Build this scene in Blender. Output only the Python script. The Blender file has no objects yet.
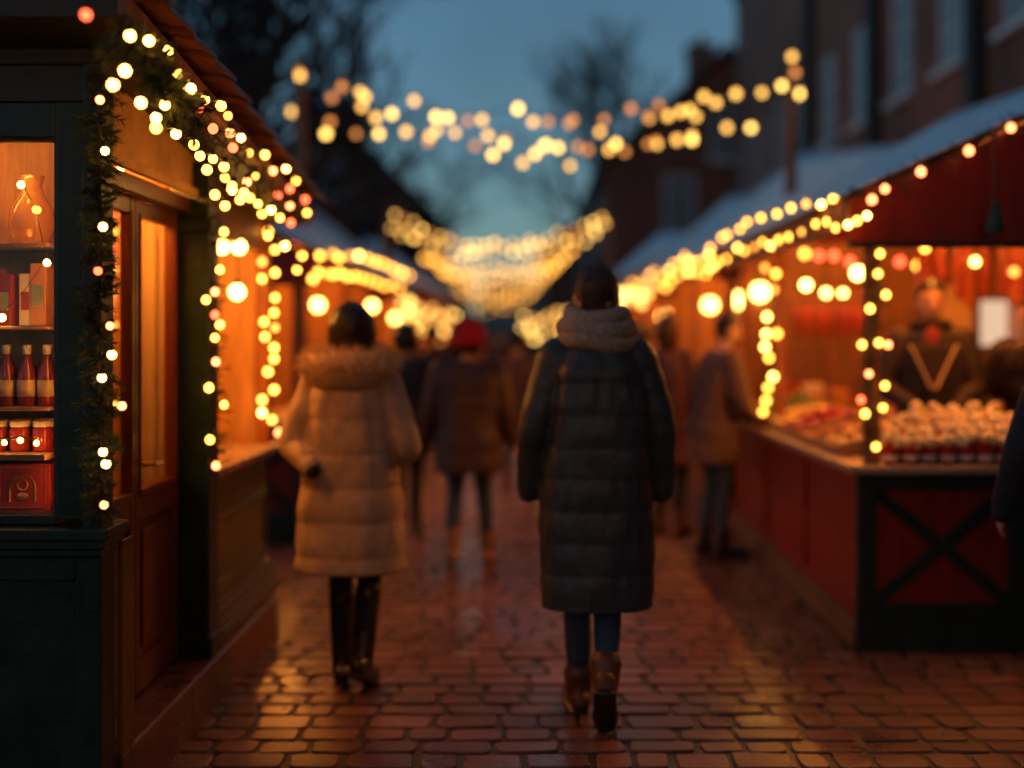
import bpy, bmesh, math, random
from mathutils import Vector, Matrix, noise
R = math.radians
rnd = random.Random(7)
scene = bpy.context.scene
COL = scene.collection

# ------------------------------------------------------------------ camera, sky, exposure
CAMH, F, VX, VY = 1.57, 1200.0, 530.0, 335.0
cd = bpy.data.cameras.new("camera")
cam = bpy.data.objects.new("camera", cd); COL.objects.link(cam)
cam.location = (0, 0, CAMH); cam.rotation_euler = (R(90), 0, 0)
cd.sensor_width = 36; cd.lens = 36 * F / 1024
cd.shift_x = -(VX - 512) / 1024; cd.shift_y = -(384 - VY) / 1024
cd.clip_start = 0.05; cd.clip_end = 2000
cd.dof.use_dof = True; cd.dof.focus_distance = 3.95; cd.dof.aperture_fstop = 0.57
cd.dof.aperture_blades = 0
scene.camera = cam
w = bpy.data.worlds.new("World"); scene.world = w; w.use_nodes = True
wn, wl = w.node_tree.nodes, w.node_tree.links
wn.clear()
sky = wn.new("ShaderNodeTexSky"); sky.sky_type = 'NISHITA'; sky.sun_disc = False
sky.sun_elevation = R(16.0); sky.sun_rotation = R(90); sky.air_density = 1.0; sky.dust_density = 0.6; sky.ozone_density = 5.0
tint = wn.new("ShaderNodeMix"); tint.data_type = 'RGBA'; tint.blend_type = 'MULTIPLY'; tint.inputs[0].default_value = 1
tint.inputs[7].default_value = (.93, .98, .80, 1)
tc = wn.new("ShaderNodeTexCoord"); nz = wn.new("ShaderNodeTexNoise"); nz.inputs['Scale'].default_value = 2.2; nz.inputs['Detail'].default_value = 4
mr = wn.new("ShaderNodeMapRange"); mr.inputs[1].default_value = .3; mr.inputs[2].default_value = .7; mr.inputs[3].default_value = .75; mr.inputs[4].default_value = 1.15
cl = wn.new("ShaderNodeMix"); cl.data_type = 'RGBA'; cl.blend_type = 'MULTIPLY'; cl.inputs[0].default_value = 1
bg = wn.new("ShaderNodeBackground"); bg.inputs[1].default_value = 0.058
wo = wn.new("ShaderNodeOutputWorld")
wl.new(tc.outputs['Generated'], nz.inputs['Vector']); wl.new(nz.outputs[0], mr.inputs[0])
wl.new(sky.outputs[0], tint.inputs[6]); wl.new(tint.outputs[2], cl.inputs[6]); wl.new(mr.outputs[0], cl.inputs[7])
wl.new(cl.outputs[2], bg.inputs[0]); wl.new(bg.outputs[0], wo.inputs[0])
sd = bpy.data.lights.new("sun", 'SUN'); sd.energy = 0.02; sd.angle = R(15); sd.color = (1, .8, .7)
so = bpy.data.objects.new("sun", sd); COL.objects.link(so); so.rotation_euler = (R(80), 0, R(160))
vs = scene.view_settings
vs.view_transform = 'Standard'; vs.look = 'None'; vs.exposure = 1.0; vs.gamma = 1; vs.use_curve_mapping = False
cy = scene.cycles
cy.use_denoising = True; cy.use_adaptive_sampling = False
cy.max_bounces = 6; cy.diffuse_bounces = 3; cy.glossy_bounces = 3; cy.transmission_bounces = 5; cy.transparent_max_bounces = 8
cy.caustics_reflective = False; cy.caustics_refractive = False; cy.sample_clamp_indirect = 4.0; cy.sample_clamp_direct = 0
cy.use_light_tree = True; cy.blur_glossy = 0.5

def at(px, py, Y):
    return Vector(((px - VX) * Y / F, Y, CAMH - (py - VY) * Y / F))

# ------------------------------------------------------------------ materials
def mat(name, base, rough=.6, var=.25, scale=8, bump=0., bscale=40, metallic=0, spec=.5, coat=0, stretch=None, rvar=0., emis=None, estr=0, sheen=0, trans=0, ior=1.45, col2=None):
    m = bpy.data.materials.new(name); m.use_nodes = True
    n, l = m.node_tree.nodes, m.node_tree.links
    b = n['Principled BSDF']
    b.inputs['Roughness'].default_value = rough; b.inputs['Metallic'].default_value = metallic
    b.inputs['Specular IOR Level'].default_value = spec; b.inputs['Coat Weight'].default_value = coat
    b.inputs['Sheen Weight'].default_value = sheen; b.inputs['Transmission Weight'].default_value = trans; b.inputs['IOR'].default_value = ior
    t = n.new("ShaderNodeTexCoord"); mp = n.new("ShaderNodeMapping"); l.new(t.outputs['Object'], mp.inputs[0])
    if stretch: mp.inputs['Scale'].default_value = stretch
    q = n.new("ShaderNodeTexNoise"); q.inputs['Scale'].default_value = scale; q.inputs['Detail'].default_value = 6; q.inputs['Roughness'].default_value = .65
    l.new(mp.outputs[0], q.inputs['Vector'])
    mx = n.new("ShaderNodeMix"); mx.data_type = 'RGBA'
    c2 = col2 or tuple(min(1, c * (1 + var)) for c in base)
    c1 = tuple(c * (1 - var) for c in base)
    mx.inputs[6].default_value = (*c1, 1); mx.inputs[7].default_value = (*c2, 1)
    rr = n.new("ShaderNodeMapRange"); rr.inputs[1].default_value = .32; rr.inputs[2].default_value = .68
    l.new(q.outputs[0], rr.inputs[0]); l.new(rr.outputs[0], mx.inputs[0]); l.new(mx.outputs[2], b.inputs['Base Color'])
    if rvar:
        r2 = n.new("ShaderNodeMapRange"); r2.inputs[1].default_value = .3; r2.inputs[2].default_value = .7
        r2.inputs[3].default_value = max(.03, rough - rvar); r2.inputs[4].default_value = min(1, rough + rvar)
        l.new(q.outputs[0], r2.inputs[0]); l.new(r2.outputs[0], b.inputs['Roughness'])
    if bump:
        q2 = n.new("ShaderNodeTexNoise"); q2.inputs['Scale'].default_value = bscale; q2.inputs['Detail'].default_value = 4
        l.new(mp.outputs[0], q2.inputs['Vector'])
        bp = n.new("ShaderNodeBump"); bp.inputs['Strength'].default_value = bump; bp.inputs['Distance'].default_value = .01
        l.new(q2.outputs[0], bp.inputs['Height']); l.new(bp.outputs[0], b.inputs['Normal'])
    if emis:
        b.inputs['Emission Color'].default_value = (*emis, 1); b.inputs['Emission Strength'].default_value = estr
    return m

def emit(name, c, s):
    m = bpy.data.materials.new(name); m.use_nodes = True
    n, l = m.node_tree.nodes, m.node_tree.links; n.clear()
    e = n.new("ShaderNodeEmission"); e.inputs[0].default_value = (*c, 1); e.inputs[1].default_value = s
    o = n.new("ShaderNodeOutputMaterial"); l.new(e.outputs[0], o.inputs[0]); return m

def glassmat(name, tintc=(1, 1, 1), refl=.9):
    m = bpy.data.materials.new(name); m.use_nodes = True
    n, l = m.node_tree.nodes, m.node_tree.links; n.clear()
    tr = n.new("ShaderNodeBsdfTransparent"); tr.inputs[0].default_value = (*tintc, 1)
    g = n.new("ShaderNodeBsdfGlossy"); g.inputs['Roughness'].default_value = .02
    fr = n.new("ShaderNodeFresnel"); fr.inputs[0].default_value = 1.5
    mu = n.new("ShaderNodeMath"); mu.operation = 'MULTIPLY'; mu.inputs[1].default_value = refl
    mi = n.new("ShaderNodeMixShader"); o = n.new("ShaderNodeOutputMaterial")
    l.new(fr.outputs[0], mu.inputs[0]); l.new(mu.outputs[0], mi.inputs[0]); l.new(tr.outputs[0], mi.inputs[1]); l.new(g.outputs[0], mi.inputs[2]); l.new(mi.outputs[0], o.inputs[0])
    return m

def brickmat(name, c1, c2, mortar, scale=1.0, axis='YZ', bw=.23, bh=.075):
    m = bpy.data.materials.new(name); m.use_nodes = True
    n, l = m.node_tree.nodes, m.node_tree.links; b = n['Principled BSDF']; b.inputs['Roughness'].default_value = .85
    t = n.new("ShaderNodeTexCoord"); s = n.new("ShaderNodeSeparateXYZ"); c = n.new("ShaderNodeCombineXYZ")
    l.new(t.outputs['Object'], s.inputs[0])
    ad = n.new("ShaderNodeMath"); ad.operation = 'ADD'; l.new(s.outputs[0], ad.inputs[0]); l.new(s.outputs[1], ad.inputs[1])
    l.new(ad.outputs[0], c.inputs[0]); l.new(s.outputs[2], c.inputs[1])
    k = n.new("ShaderNodeTexBrick"); k.inputs['Color1'].default_value = (*c1, 1); k.inputs['Color2'].default_value = (*c2, 1); k.inputs['Mortar'].default_value = (*mortar, 1)
    k.inputs['Scale'].default_value = scale; k.inputs['Brick Width'].default_value = bw; k.inputs['Row Height'].default_value = bh; k.inputs['Mortar Size'].default_value = .008
    l.new(c.outputs[0], k.inputs['Vector'])
    q = n.new("ShaderNodeTexNoise"); q.inputs['Scale'].default_value = .7; q.inputs['Detail'].default_value = 5; l.new(t.outputs['Object'], q.inputs['Vector'])
    mr = n.new("ShaderNodeMapRange"); mr.inputs[1].default_value = .3; mr.inputs[2].default_value = .7; mr.inputs[3].default_value = .6; mr.inputs[4].default_value = 1.2; l.new(q.outputs[0], mr.inputs[0])
    mx = n.new("ShaderNodeMix"); mx.data_type = 'RGBA'; mx.blend_type = 'MULTIPLY'; mx.inputs[0].default_value = 1
    l.new(k.outputs[0], mx.inputs[6]); l.new(mr.outputs[0], mx.inputs[7]); l.new(mx.outputs[2], b.inputs['Base Color'])
    return m

WARM = (1.0, .50, .085)
M = dict(
 green=mat('green_paint', (.006, .023, .018), .38, .3, 6, .15, 60, rvar=.12),
 darkboard=mat('dark_stained_board', (.022, .018, .012), .45, .35, 5, .2, 50),
 olive=mat('olive_paint', (.10, .075, .032), .45, .25, 6, .2, 60, rvar=.1),
 door=mat('red_brown_door', (.13, .028, .014), .36, .35, 5, .2, 40, stretch=(1, 1, .2), rvar=.12),
 cream=mat('amber_lit_fascia_board', (.66, .34, .11), .6, .2, 5, .2, 40),  # cream board with the bulbs' amber glow put into its colour
 step=mat('brick_red_step', (.13, .045, .03), .35, .4, 7, .4, 30, rvar=.15),
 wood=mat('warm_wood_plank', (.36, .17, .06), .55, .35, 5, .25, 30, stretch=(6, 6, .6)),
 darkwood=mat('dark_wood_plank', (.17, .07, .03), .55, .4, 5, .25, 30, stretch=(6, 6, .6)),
 woodred=mat('red_brown_wood', (.22, .06, .025), .5, .35, 5, .25, 30, stretch=(4, 4, .6)),
 topwood=mat('pale_counter_wood', (.42, .27, .16), .3, .25, 6, .15, 40, stretch=(.6, 5, 5), rvar=.1),
 lamplit_cloth=mat('lamplit_orange_canvas', (.55, .17, .04), .8, .2, 5, .3, 12),  # orange glow of the bulbs put into the valance colour
 red=mat('dark_red_board', (.24, .012, .007), .42, .3, 5, .2, 40, stretch=(5, 5, .6), rvar=.1),
 redcloth=mat('red_canvas', (.22, .014, .012), .75, .25, 4, .3, 12),
 brown=mat('brown_base_board', (.14, .07, .03), .5, .3, 6, .2, 40),
 tile=mat('terracotta_roof_tile', (.22, .065, .032), .5, .45, 9, .4, 40, rvar=.15),
 tarp=mat('pale_blue_tarpaulin', (.66, .80, .88), .5, .12, 3, .35, 5),
 shelf=mat('shelf_wood', (.30, .17, .08), .4, .25, 5, .1, 30),
 wire=mat('dark_green_cable', (.012, .014, .01), .5, .2),
 socket=mat('black_lamp_socket', (.02, .02, .02), .4, .2),
 needle=mat('fir_needles', (.030, .045, .018), .55, .5, 30),
 brass=mat('brass', (.6, .36, .12), .3, .2, metallic=1),
 pole=mat('rust_brown_wooden_pole', (.20, .085, .045), .6, .3, 5, .2, 30),
 bark=mat('bark', (.035, .028, .025), .9, .4, 8, .5, 20),
 iron=mat('dark_cast_iron', (.02, .022, .022), .45, .2),
 plaster=mat('grey_render', (.16, .13, .12), .9, .25, 1),
 slate=mat('dark_slate_roof', (.075, .06, .06), .6, .3, 3),
 whitewin=mat('grey_white_window_paint', (.62, .66, .68), .5, .1),
 paper=mat('white_paper', (.80, .70, .60), .8, .05),
 curtain=mat('cream_curtain', (.60, .42, .24), .9, .15, 5, .3, 10),
 skin=mat('skin', (.50, .25, .16), .5, .12, 20, .1, 90),
 darkglass=mat('dark_window_glass', (.13, .17, .20), .25, .2, 2),
)
M['glass'] = glassmat('clear_glass', (1,1,1), .5)
M['brick'] = brickmat('brown_brick', (.30, .10, .062), (.21, .075, .05), (.17, .11, .08))
M['bulb_near'] = emit('warm_bulb_near_glow', (1.0, .42, .06), 15)
M['bulb_mid'] = emit('warm_bulb_glow', (1.0, .40, .045), 5.5)
M['bulb_mid_hot'] = emit('warm_bulb_hot_glow', (1.0, .50, .09), 9)
M['bulb_mid_dim'] = emit('warm_bulb_dim_glow', (1.0, .36, .05), 2.6)
M['bulb_street'] = emit('festoon_bulb_glow', (1.0, .50, .10), 2.0)
M['bulb_street_hot'] = emit('festoon_bulb_bright_glow', (1.0, .56, .12), 3.4)
M['bulb_street_dim'] = emit('festoon_bulb_dim_glow', (1.0, .34, .08), .9)
M['bulb_far'] = emit('far_bulb_glow', (1.0, .42, .06), 3.0)
M['bulb_red'] = emit('red_bulb_glow', (1.0, .10, .035), 3.0)
M['bulb_pink'] = emit('rose_bulb_glow', (1.0, .24, .07), 4.2)
M['globe'] = emit('globe_lamp_glow', (1.0, .50, .10), 9)
M['tube'] = emit('fill_lamp_glow', (1.0, .31, .04), 84)
M['tube_low'] = emit('front_fill_lamp_glow', (1.0, .42, .08), 22)
M['tube_hot'] = emit('kiosk_fill_lamp_glow', (1.0, .32, .04), 180)
M['bulb_fill'] = emit('fill_bulb_glow', (1.0, .42, .10), 28)
M['strip'] = emit('cabinet_lamp_glow', (1.0, .40, .06), 17)

# ------------------------------------------------------------------ mesh helpers
class MB:
    def __init__(s): s.v = []; s.f = []
    def add(s, vs, fs):
        o = len(s.v); s.v += [tuple(v) for v in vs]; s.f += [tuple(i + o for i in f) for f in fs]; return s
    def box(s, x0, x1, y0, y1, z0, z1, Mx=None):
        vs = [Vector(p) for p in ((x0,y0,z0),(x1,y0,z0),(x1,y1,z0),(x0,y1,z0),(x0,y0,z1),(x1,y0,z1),(x1,y1,z1),(x0,y1,z1))]
        if Mx: vs = [Mx @ v for v in vs]
        return s.add(vs, [(0,3,2,1),(4,5,6,7),(0,1,5,4),(1,2,6,5),(2,3,7,6),(3,0,4,7)])
    def bar(s, a, b, wd, ht, up=(0, 0, 1)):
        a, b = Vector(a), Vector(b); d = (b - a); L = d.length; d.normalize()
        u = Vector(up); r = d.cross(u).normalized(); u = r.cross(d)
        Mx = Matrix((( r.x, d.x, u.x, a.x),(r.y, d.y, u.y, a.y),(r.z, d.z, u.z, a.z),(0,0,0,1)))
        return s.box(-wd/2, wd/2, 0, L, -ht/2, ht/2, Mx)
    def tube(s, pts, rad, seg=10, sx=1., sy=1., cap=True, ref=None):
        pts = [Vector(p) for p in pts]
        if not hasattr(rad, '__len__'): rad = [rad] * len(pts)
        n = len(pts); o = len(s.v); vs = []; fs = []
        prev = Vector(ref) if ref else None
        for i, p in enumerate(pts):
            t = (pts[min(i+1, n-1)] - pts[max(i-1, 0)])
            if t.length < 1e-9: t = Vector((0, 0, 1))
            t.normalize()
            if prev is None: prev = Vector((1, 0, 0)) if abs(t.x) < .9 else Vector((0, 1, 0))
            a = (prev - t * prev.dot(t))
            if a.length < 1e-6: a = t.orthogonal()
            a.normalize(); prev = a; b = t.cross(a)
            for k in range(seg):
                an = 2 * math.pi * k / seg
                vs.append(p + a * (math.cos(an) * rad[i] * sx) + b * (math.sin(an) * rad[i] * sy))
        for i in range(n - 1):
            for k in range(seg):
                k2 = (k + 1) % seg
                fs.append((i*seg+k, i*seg+k2, (i+1)*seg+k2, (i+1)*seg+k))
        if cap:
            fs.append(tuple(reversed(range(seg)))); fs.append(tuple((n-1)*seg + k for k in range(seg)))
        return s.add(vs, fs)
    def limb(s, pts, rad, seg=14, sub=5, sx=1., sy=1., puff=0, band=.1, ref=None):
        """smoothed tapered tube with rounded ends; puff adds quilted rolls"""
        P = [Vector(p) for p in pts]; n = len(P)
        if not hasattr(rad, '__len__'): rad = [rad] * n
        out = []; rr = []
        for i in range(n - 1):
            p0, p1, p2, p3 = P[max(i-1,0)], P[i], P[i+1], P[min(i+2,n-1)]
            for k in range(sub + (1 if i == n-2 else 0)):
                t = k / sub
                out.append(.5 * ((2*p1) + (p2-p0)*t + (2*p0-5*p1+4*p2-p3)*t*t + (3*p1-p0-3*p2+p3)*t**3))
                tt = t*t*(3-2*t); rr.append(rad[i]*(1-tt) + rad[i+1]*tt)
        if puff:
            L = 0; acc = [0]
            for i in range(1, len(out)): L += (out[i]-out[i-1]).length; acc.append(L)
            rr = [r + puff * (math.sqrt(max(0, 1-(2*((a/band) % 1)-1)**2)) - .6) for r, a in zip(rr, acc)]
        r0, r1 = rr[0], rr[-1]
        d0 = (out[0]-out[1]).normalized(); d1 = (out[-1]-out[-2]).normalized()
        m = min(sx, sy)
        pre = [(out[0]+d0*r0*m*math.sin(a), r0*math.cos(a)) for a in (1.45, 1.1, .6)]
        post = [(out[-1]+d1*r1*m*math.sin(a), r1*math.cos(a)) for a in (.6, 1.1, 1.45)]
        return s.tube([p for p, _ in pre]+out+[p for p, _ in post], [r for _, r in pre]+rr+[r for _, r in post], seg, sx, sy, True, ref)
    def ball(s, c, r, seg=12, rings=8, Mx=None):
        c = Vector(c); rx, ry, rz = r if hasattr(r, '__len__') else (r, r, r)
        vs = [Vector((0, 0, -rz))]; fs = []
        for i in range(1, rings):
            th = math.pi * i / rings - math.pi/2
            for k in range(seg):
                a = 2*math.pi*k/seg
                vs.append(Vector((rx*math.cos(th)*math.cos(a), ry*math.cos(th)*math.sin(a), rz*math.sin(th))))
        vs.append(Vector((0, 0, rz)))
        for k in range(seg):
            fs.append((0, 1+(k+1)%seg, 1+k)); t = 1+(rings-2)*seg
            fs.append((len(vs)-1, t+k, t+(k+1)%seg))
        for i in range(rings-2):
            for k in range(seg):
                a = 1+i*seg+k; b = 1+i*seg+(k+1)%seg
                fs.append((a, b, b+seg, a+seg))
        vs = [(Mx @ v if Mx else v) + c for v in vs]
        return s.add(vs, fs)
    def lathe(s, prof, c=(0,0,0), seg=20):
        """prof: (r, z) from bottom to top"""
        c = Vector(c); vs = []; fs = []; n = len(prof)
        for r, z in prof:
            for k in range(seg):
                a = 2*math.pi*k/seg; vs.append(c+Vector((r*math.cos(a), r*math.sin(a), z)))
        for i in range(n-1):
            for k in range(seg):
                k2 = (k+1)%seg; fs.append((i*seg+k, i*seg+k2, (i+1)*seg+k2, (i+1)*seg+k))
        if prof[0][0] > 0: fs.append(tuple(reversed(range(seg))))
        if prof[-1][0] > 0: fs.append(tuple((n-1)*seg+k for k in range(seg)))
        return s.add(vs, fs)
    def rings(s, rl, seg=28, capt=True):
        """rl: list of (cx, cy, z, rx, ry[, pw]) horizontal superellipse rings bottom to top"""
        vs = []; fs = []; n = len(rl)
        for q in rl:
            cx, cy_, z, rx, ry = q[:5]; pw = q[5] if len(q) > 5 else 2.3
            for k in range(seg):
                a = 2*math.pi*k/seg; ca, sa = math.cos(a), math.sin(a)
                e = 2/pw
                vs.append((cx+rx*math.copysign(abs(ca)**e, ca), cy_+ry*math.copysign(abs(sa)**e, sa), z))
        for i in range(n-1):
            for k in range(seg):
                k2 = (k+1)%seg; fs.append((i*seg+k, i*seg+k2, (i+1)*seg+k2, (i+1)*seg+k))
        fs.append(tuple(reversed(range(seg)))); fs.append(tuple((n-1)*seg+k for k in range(seg)))
        return s.add(vs, fs)
    def mesh(s, name, m, smooth=False):
        me = bpy.data.meshes.new(name); me.from_pydata(s.v, [], s.f); me.validate(); me.update()
        if m: me.materials.append(m)
        if smooth: me.polygons.foreach_set('use_smooth', [True]*len(me.polygons))
        return me
    def build(s, name, m, parent=None, smooth=False, bevel=0, loc=None):
        o = bpy.data.objects.new(name, s.mesh(name, m, smooth)); COL.objects.link(o)
        if loc is not None: o.location = loc
        if parent: o.parent = parent
        if bevel:
            b = o.modifiers.new('bevel', 'BEVEL'); b.width = bevel; b.segments = 2; b.limit_method = 'ANGLE'; b.harden_normals = False
        return o

def tag(o, label=None, cat=None, group=None, kind=None):
    if label: o['label'] = label
    if cat: o['category'] = cat
    if group: o['group'] = group
    if kind: o['kind'] = kind
    return o
def thing(name, label, cat, loc=(0,0,0), rz=0, group=None):
    o = bpy.data.objects.new(name, None); COL.objects.link(o); o.location = loc; o.rotation_euler = (0,0,rz); o.empty_display_size = .1
    return tag(o, label, cat, group)
def kids(o, _c={}):
    return [c for c in bpy.data.objects if c.parent == o]
def dup(root, loc, rz=0, label=None, group=None, scale=None, tree=None):
    r = root.copy(); COL.objects.link(r); r.location = loc; r.rotation_euler = (0,0,rz)
    if scale: r.scale = (scale,)*3
    if label: r['label'] = label
    if group: r['group'] = group
    for c in (tree if tree is not None else kids(root)):
        d = c.copy(); COL.objects.link(d); d.parent = r
    return r

# ------------------------------------------------------------------ bulbs, cables, garlands
BM = {}
def bulb_mesh(r, key, lod=2):
    k = (round(r, 4), key, lod)
    if k not in BM:
        bm = bmesh.new(); bmesh.ops.create_icosphere(bm, subdivisions=lod, radius=r)
        for v in bm.verts:
            if v.co.z > 0: v.co.z *= 1.15
        for f in bm.faces: f.smooth = True
        me = bpy.data.meshes.new('bulb'); bm.to_mesh(me); bm.free(); me.materials.append(M[key]); BM[k] = me
    return BM[k]
SOCK = MB().tube([(0,0,0),(0,0,.022)], .5, 8)
def sock_mesh(r):
    k = ('sock', round(r, 4))
    if k not in BM: BM[k] = MB().tube([(0,0,r*.85),(0,0,r*2.0)], [r*.6, r*.5], 8).mesh('socket', M['socket'])
    return BM[k]
def add_bulb(parent, p, r, key, socket=False, lod=2):
    o = bpy.data.objects.new('bulb', bulb_mesh(r, key, lod)); COL.objects.link(o); o.parent = parent; o.location = p
    o.rotation_euler = (rnd.uniform(-.3,.3), rnd.uniform(-.3,.3), 0)
    if socket:
        s = bpy.data.objects.new('socket', sock_mesh(r)); COL.objects.link(s); s.parent = o
    return o
def cable(parent, pts, r=.003, droop=.02):
    q = []
    for a, b in zip(pts, pts[1:]):
        for k in range(4):
            t = k/4; p = a.lerp(b, t); p.z -= droop*math.sin(math.pi*t)*min(1, (b-a).length/.2); q.append(p)
    q.append(pts[-1].copy())
    MB().tube(q, r, 5).build('cable', M['wire'], parent)
def lights(label, pts, r, key, socket=False, lod=2, keys=None, group=None, cat='string lights', wire=.003, up=None):
    """pts: world points of bulbs in cable order"""
    base = pts[0].copy()
    t = thing('string_lights', label, cat, base, 0, group)
    P = [p - base for p in pts]
    for i, p in enumerate(P):
        add_bulb(t, p, r*rnd.uniform(.92, 1.08), (keys or {}).get(i, rnd.choice({'bulb_street': ['bulb_street','bulb_street','bulb_street_hot','bulb_street_dim'], 'bulb_mid': ['bulb_mid']*5+['bulb_mid_hot','bulb_mid_dim']}.get(key, [key]))), socket, lod)
    cable(t, [p + Vector((0,0, r*1.7)) for p in P], wire)
    return t
def garland_needles(mb, path, sprigs, n_needles, sl=.07, nl=.035, thick=.0012, spread=1., rd=rnd):
    # path: list of Vectors
    L = [0]
    for a, b in zip(path, path[1:]): L.append(L[-1]+(b-a).length)
    for i in range(sprigs):
        d = L[-1]*(i+rd.random())/sprigs
        for j in range(len(L)-1):
            if L[j+1] >= d: break
        t = (d-L[j])/max(1e-6, L[j+1]-L[j]); p = path[j].lerp(path[j+1], t); tan = (path[j+1]-path[j]).normalized()
        dirv = Vector((rd.gauss(0,1), rd.gauss(0,1), rd.gauss(0,1))); dirv = (dirv - tan*dirv.dot(tan)).normalized()
        dirv = (dirv*spread + tan*rd.uniform(-.9, .3)).normalized()
        ln = sl*rd.uniform(.6, 1.25)
        e = p+dirv*ln + Vector((0,0,-.25*ln))
        mb.tube([p, e], [thick*1.6, thick], 3, cap=False)
        ax = (e-p).normalized(); o1 = ax.orthogonal().normalized(); o2 = ax.cross(o1)
        for k in range(n_needles):
            q = p.lerp(e, .1+.9*rd.random()); an = rd.uniform(0, 6.283)
            nd = (ax*.9 + (o1*math.cos(an)+o2*math.sin(an))*rd.uniform(.5, 1.0)).normalized()*nl*rd.uniform(.6, 1.1)
            sd_ = nd.cross(ax).normalized()*thick; s2 = nd.cross(sd_).normalized()*thick
            mb.add([q+sd_, q-sd_*.5+s2, q-sd_*.5-s2, q+nd], [(0,1,3),(1,2,3),(2,0,3)])
def garland(label, path, bulbs, r=.016, key='bulb_near', sprigs=90, nn=26, sl=.07, nl=.035, keys=None, socket=True, thick=.0012, lod=2):
    base = path[0].copy(); t = thing('fir_garland', label, 'garland', base)
    mb = MB(); P = [p-base for p in path]
    garland_needles(mb, P, sprigs, nn, sl, nl, thick)
    mb.build('foliage', M['needle'], t)
    MB().tube(P, .006, 6).build('stem', M['bark'], t)
    for i, b in enumerate(bulbs):
        add_bulb(t, b-base, r*rnd.uniform(.92,1.08), (keys or {}).get(i, key), socket, lod)
    return t
# ------------------------------------------------------------------ ground
def cobble_material():
    m = bpy.data.materials.new('wet_cobble'); m.use_nodes = True
    n, l = m.node_tree.nodes, m.node_tree.links; b = n['Principled BSDF']
    t = n.new("ShaderNodeTexCoord")
    a = n.new("ShaderNodeAttribute"); a.attribute_name = 'tone'
    q = n.new("ShaderNodeTexNoise"); q.inputs['Scale'].default_value = 26; q.inputs['Detail'].default_value = 6; l.new(t.outputs['Object'], q.inputs['Vector'])
    q2 = n.new("ShaderNodeTexNoise"); q2.inputs['Scale'].default_value = 1.3; q2.inputs['Detail'].default_value = 4; l.new(t.outputs['Object'], q2.inputs['Vector'])
    cr = n.new("ShaderNodeValToRGB"); e = cr.color_ramp.elements
    e[0].position = 0; e[0].color = (.075, .028, .019, 1); e[1].position = 1; e[1].color = (.23, .090, .055, 1)
    e.new(.5).color = (.14, .053, .034, 1)
    ad = n.new("ShaderNodeMath"); ad.operation = 'MULTIPLY_ADD'; ad.inputs[1].default_value = .5; l.new(q.outputs[0], ad.inputs[0])
    sc_ = n.new("ShaderNodeMath"); sc_.operation = 'MULTIPLY'; sc_.inputs[1].default_value = .5; l.new(a.outputs['Fac'], sc_.inputs[0]); l.new(sc_.outputs[0], ad.inputs[2])
    l.new(ad.outputs[0], cr.inputs[0]); l.new(cr.outputs[0], b.inputs['Base Color'])
    mr = n.new("ShaderNodeMapRange"); mr.inputs[1].default_value = .35; mr.inputs[2].default_value = .65; mr.inputs[3].default_value = .22; mr.inputs[4].default_value = .50
    l.new(q2.outputs[0], mr.inputs[0]); l.new(mr.outputs[0], b.inputs['Roughness'])
    bp = n.new("ShaderNodeBump"); bp.inputs['Strength'].default_value = .6; bp.inputs['Distance'].default_value = .006
    q3 = n.new("ShaderNodeTexNoise"); q3.inputs['Scale'].default_value = 14; q3.inputs['Detail'].default_value = 5; l.new(t.outputs['Object'], q3.inputs['Vector'])
    l.new(q3.outputs[0], bp.inputs['Height']); l.new(bp.outputs[0], b.inputs['Normal'])
    return m
M['cobble'] = cobble_material()
M['grout'] = mat('dark_wet_grout', (.022, .014, .011), .45, .4, 12, .6, 50, rvar=.15)
g = MB(); g.add([(-400,-60,-.03),(400,-60,-.03),(400,900,-.03),(-400,900,-.03)], [(0,1,2,3)])
tag(g.build('ground', M['grout']), kind='structure')
tag(MB().add([(-3.9,1.0,-.010),(6.5,1.0,-.010),(6.5,24.2,-.010),(-3.9,24.2,-.010)], [(0,1,2,3)]).build('street_grout', M['grout']), kind='structure')
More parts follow.
